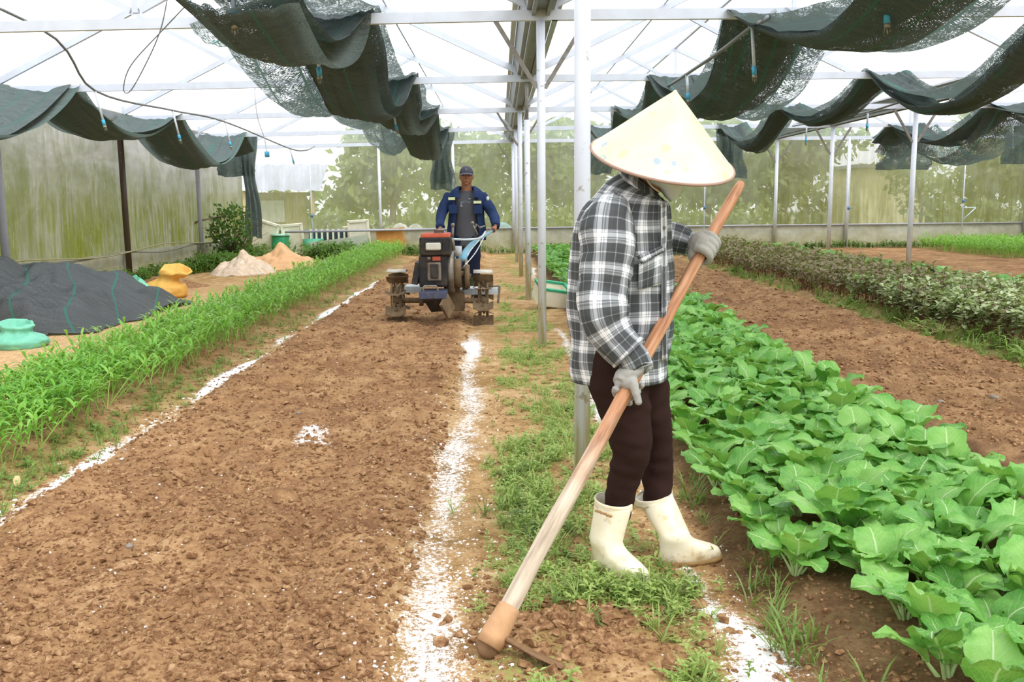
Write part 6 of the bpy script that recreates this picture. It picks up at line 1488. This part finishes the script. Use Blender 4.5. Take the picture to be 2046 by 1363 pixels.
part('transmission', MB().box(at(905, 600, YT+.1), (.24, .34, .2)).box(at(905, 585, YT+.2), (.16, .5, .16)), M['tmud'], til, False)
# front plate, hook and wedge
bev(part('front_plate', pb(837, 583, 892, 598, YT-.62, .34), simple('blue_black_plate', '#4a5068', .45, .2, .2, 10, dirt='#8a7a66', dfac=.5), til, False), .01)
hk = [at(846, 588, YT-.6), at(846, 575, YT-.6), at(848, 572, YT-.6), at(871, 572, YT-.6), at(874, 575, YT-.6), at(874, 592, YT-.6)]; part('front_hook', MB().tube(hk, .011, 8), M['tgrey'], til)
a, b, c, d = at(845, 598, YT-.6), at(889, 598, YT-.6), at(886, 622, YT-.45), at(862, 624, YT-.45)
wd_ = MB().add([a, b, c, d, a+[0, .3, 0], b+[0, .3, 0], c+[0, .3, 0], d+[0, .3, 0]], [(0, 3, 2, 1), (4, 5, 6, 7), (0, 1, 5, 4), (1, 2, 6, 5), (2, 3, 7, 6), (3, 0, 4, 7)]); part('skid_wedge', wd_, M['tblack'], til, False)
part('skid_side', MB().bar(at(886, 598, YT-.62), at(901, 625, YT-.5), .03, .16), M['tmud'], til, False)
# axle and paddle wheels
wc = [at(795, 600, YT), at(966, 601, YT)]
part('axle', MB().cyl(wc[0], wc[1], .028, 12).cyl(at(838, 603, YT), at(846, 603, YT), .045, 14).cyl(at(903, 600, YT), at(927, 603, YT), .07, 14), M['tmud'], til)
for w_i, c in enumerate(wc):
    ph = .35 if w_i == 0 else .1
    wo = part('paddle_wheel', MB().cyl(c-[.05, 0, 0], c+[.05, 0, 0], .045, 14), M['tmud'], til); R0 = .285
    rg = MB()
    for s in (-.045, .045): rg.tube([c+[s, (R0-.09)*math.cos(x), (R0-.09)*math.sin(x)] for x in np.arange(25)*2*PI/24], .010, 6)
    for k in range(4): x = ph+k*PI/2+.3; rg.bar(c+[-.03, .03*math.cos(x), .03*math.sin(x)], c+[-.04, (R0-.09)*math.cos(x), (R0-.09)*math.sin(x)], .03, .012); rg.bar(c+[.03, .03*math.cos(x), .03*math.sin(x)], c+[.04, (R0-.09)*math.cos(x), (R0-.09)*math.sin(x)], .03, .012)
    part('ring', rg, M['tmud'], wo, False)
    for k in range(8):
        x = ph+k*2*PI/8; dr = np.array([0, math.cos(x), math.sin(x)]); tg = np.array([0, -math.sin(x), math.cos(x)]); q = c+dr*(R0-.045); pm = MB(); w2 = .105; V = []
        for s in (-1, -.4, .4, 1):
            for rr in (-.05, .055): V.append(q+np.array([s*w2, 0, 0])+dr*rr*(1-.25*abs(s))+tg*(.5*rr-.035*s*s+.02))
        T_ = [v+tg*.009 for v in V]; V2 = V+T_; F = []
        for i in range(3): a0 = 2*i; F += [(a0, a0+2, a0+3, a0+1), (8+a0, 8+a0+1, 8+a0+3, 8+a0+2)]
        F += [(0, 8, 10, 2), (2, 10, 12, 4), (4, 12, 14, 6), (1, 3, 11, 9), (3, 5, 13, 11), (5, 7, 15, 13), (0, 1, 9, 8), (6, 14, 15, 7)]
        pm.add(V2, F); pm.bar(c+dr*(R0-.1), q, .022, .02); part('paddle', pm, M['tmud'], wo, False)
    # pale mud guard over the wheel top
    gx = 1 if w_i else -1
    g1 = MB(); V = []
    for i in range(5):
        x = 1.15+i*.2; 
        for s in (-.10, .10): V.append(c+[s, .31*math.cos(x), .33*math.sin(x)-.01])
    g1.add(V, [(2*i, 2*i+1, 2*i+3, 2*i+2) for i in range(4)]); o = part('mud_guard', g1, M['guard'], til); o.modifiers.new('t', 'SOLIDIFY').thickness = .008
part('platform', MB().box(at(829, 573, YT+.25), (.2, .34, .03)).box(at(829, 580, YT+.08), (.2, .02, .05)), M['twhite'], til, False, label='pale blue plate left of the engine')
part('platform', MB().box(at(952, 577, YT+.35), (.46, .34, .03)).box(at(952, 585, YT+.18), (.46, .02, .04)), M['twhite'], til, False, label='pale plate right of the engine')
part('side_frame', MB().bar(at(998, 572, YT+.2), at(995, 606, YT+.15), .02, .02).bar(at(955, 574, YT+.2), at(998, 572, YT+.2), .02, .02), M['tgrey'], til, False)
# handles
gl, gr_ = GR
for nm, hp, base, mid in (('handle_arm', gr_, at(922, 520, YT+.1), at(943, 488, YT+.7)), ('handle_arm', gl, at(905, 520, YT+.2), at(886, 485, YT+.9))):
    o = part(nm, MB().tube([base, mid, hp+[0, .0, 0]], [.05, .04, .02], 10, per=3, flat=.5), M['tblue'], til)
    part('grip', MB().cyl(hp+[0, -.06, 0], hp+[0, .06, 0], .018, 10), M['tblack'], o)
part('crossbar', MB().tube([at(905, 478, YT+.5), at(930, 479, YT+.6), at(955, 477, YT+.7), at(964, 472, YT+.85), at(970, 463, YT+1.2)], .012, 8, per=3), M['twhite'], til)
part('gear_lever', MB().cyl(at(955, 470, YT+.9), at(944, 447, YT+.9), .009, 8).ball(at(944, 446, YT+.9), .022, 6), M['tgrey'], til)
part('clutch_levers', MB().tube([at(948, 462, YT+.9), at(952, 448, YT+.9), at(958, 455, YT+.9), at(968, 452, YT+1.1)], .010, 8).cyl(at(884, 462, YT+.3), at(884, 456, YT+.3), .03, 12), M['tgrey'], til)
part('support_tube', MB().tube([at(890, 470, YT), at(886, 462, YT+.5), gl+[.02, -.06, -.02]], .014, 8, per=3), M['tblue'], til)
part('control_cable', MB().tube([at(962, 475, YT+.8), at(942, 498, YT+.4), at(928, 522, YT+.1)], .006, 6, per=4).tube([at(966, 476, YT+.8), at(950, 505, YT+.3), at(925, 535, YT)], .006, 6, per=4), M['twhite'], til)
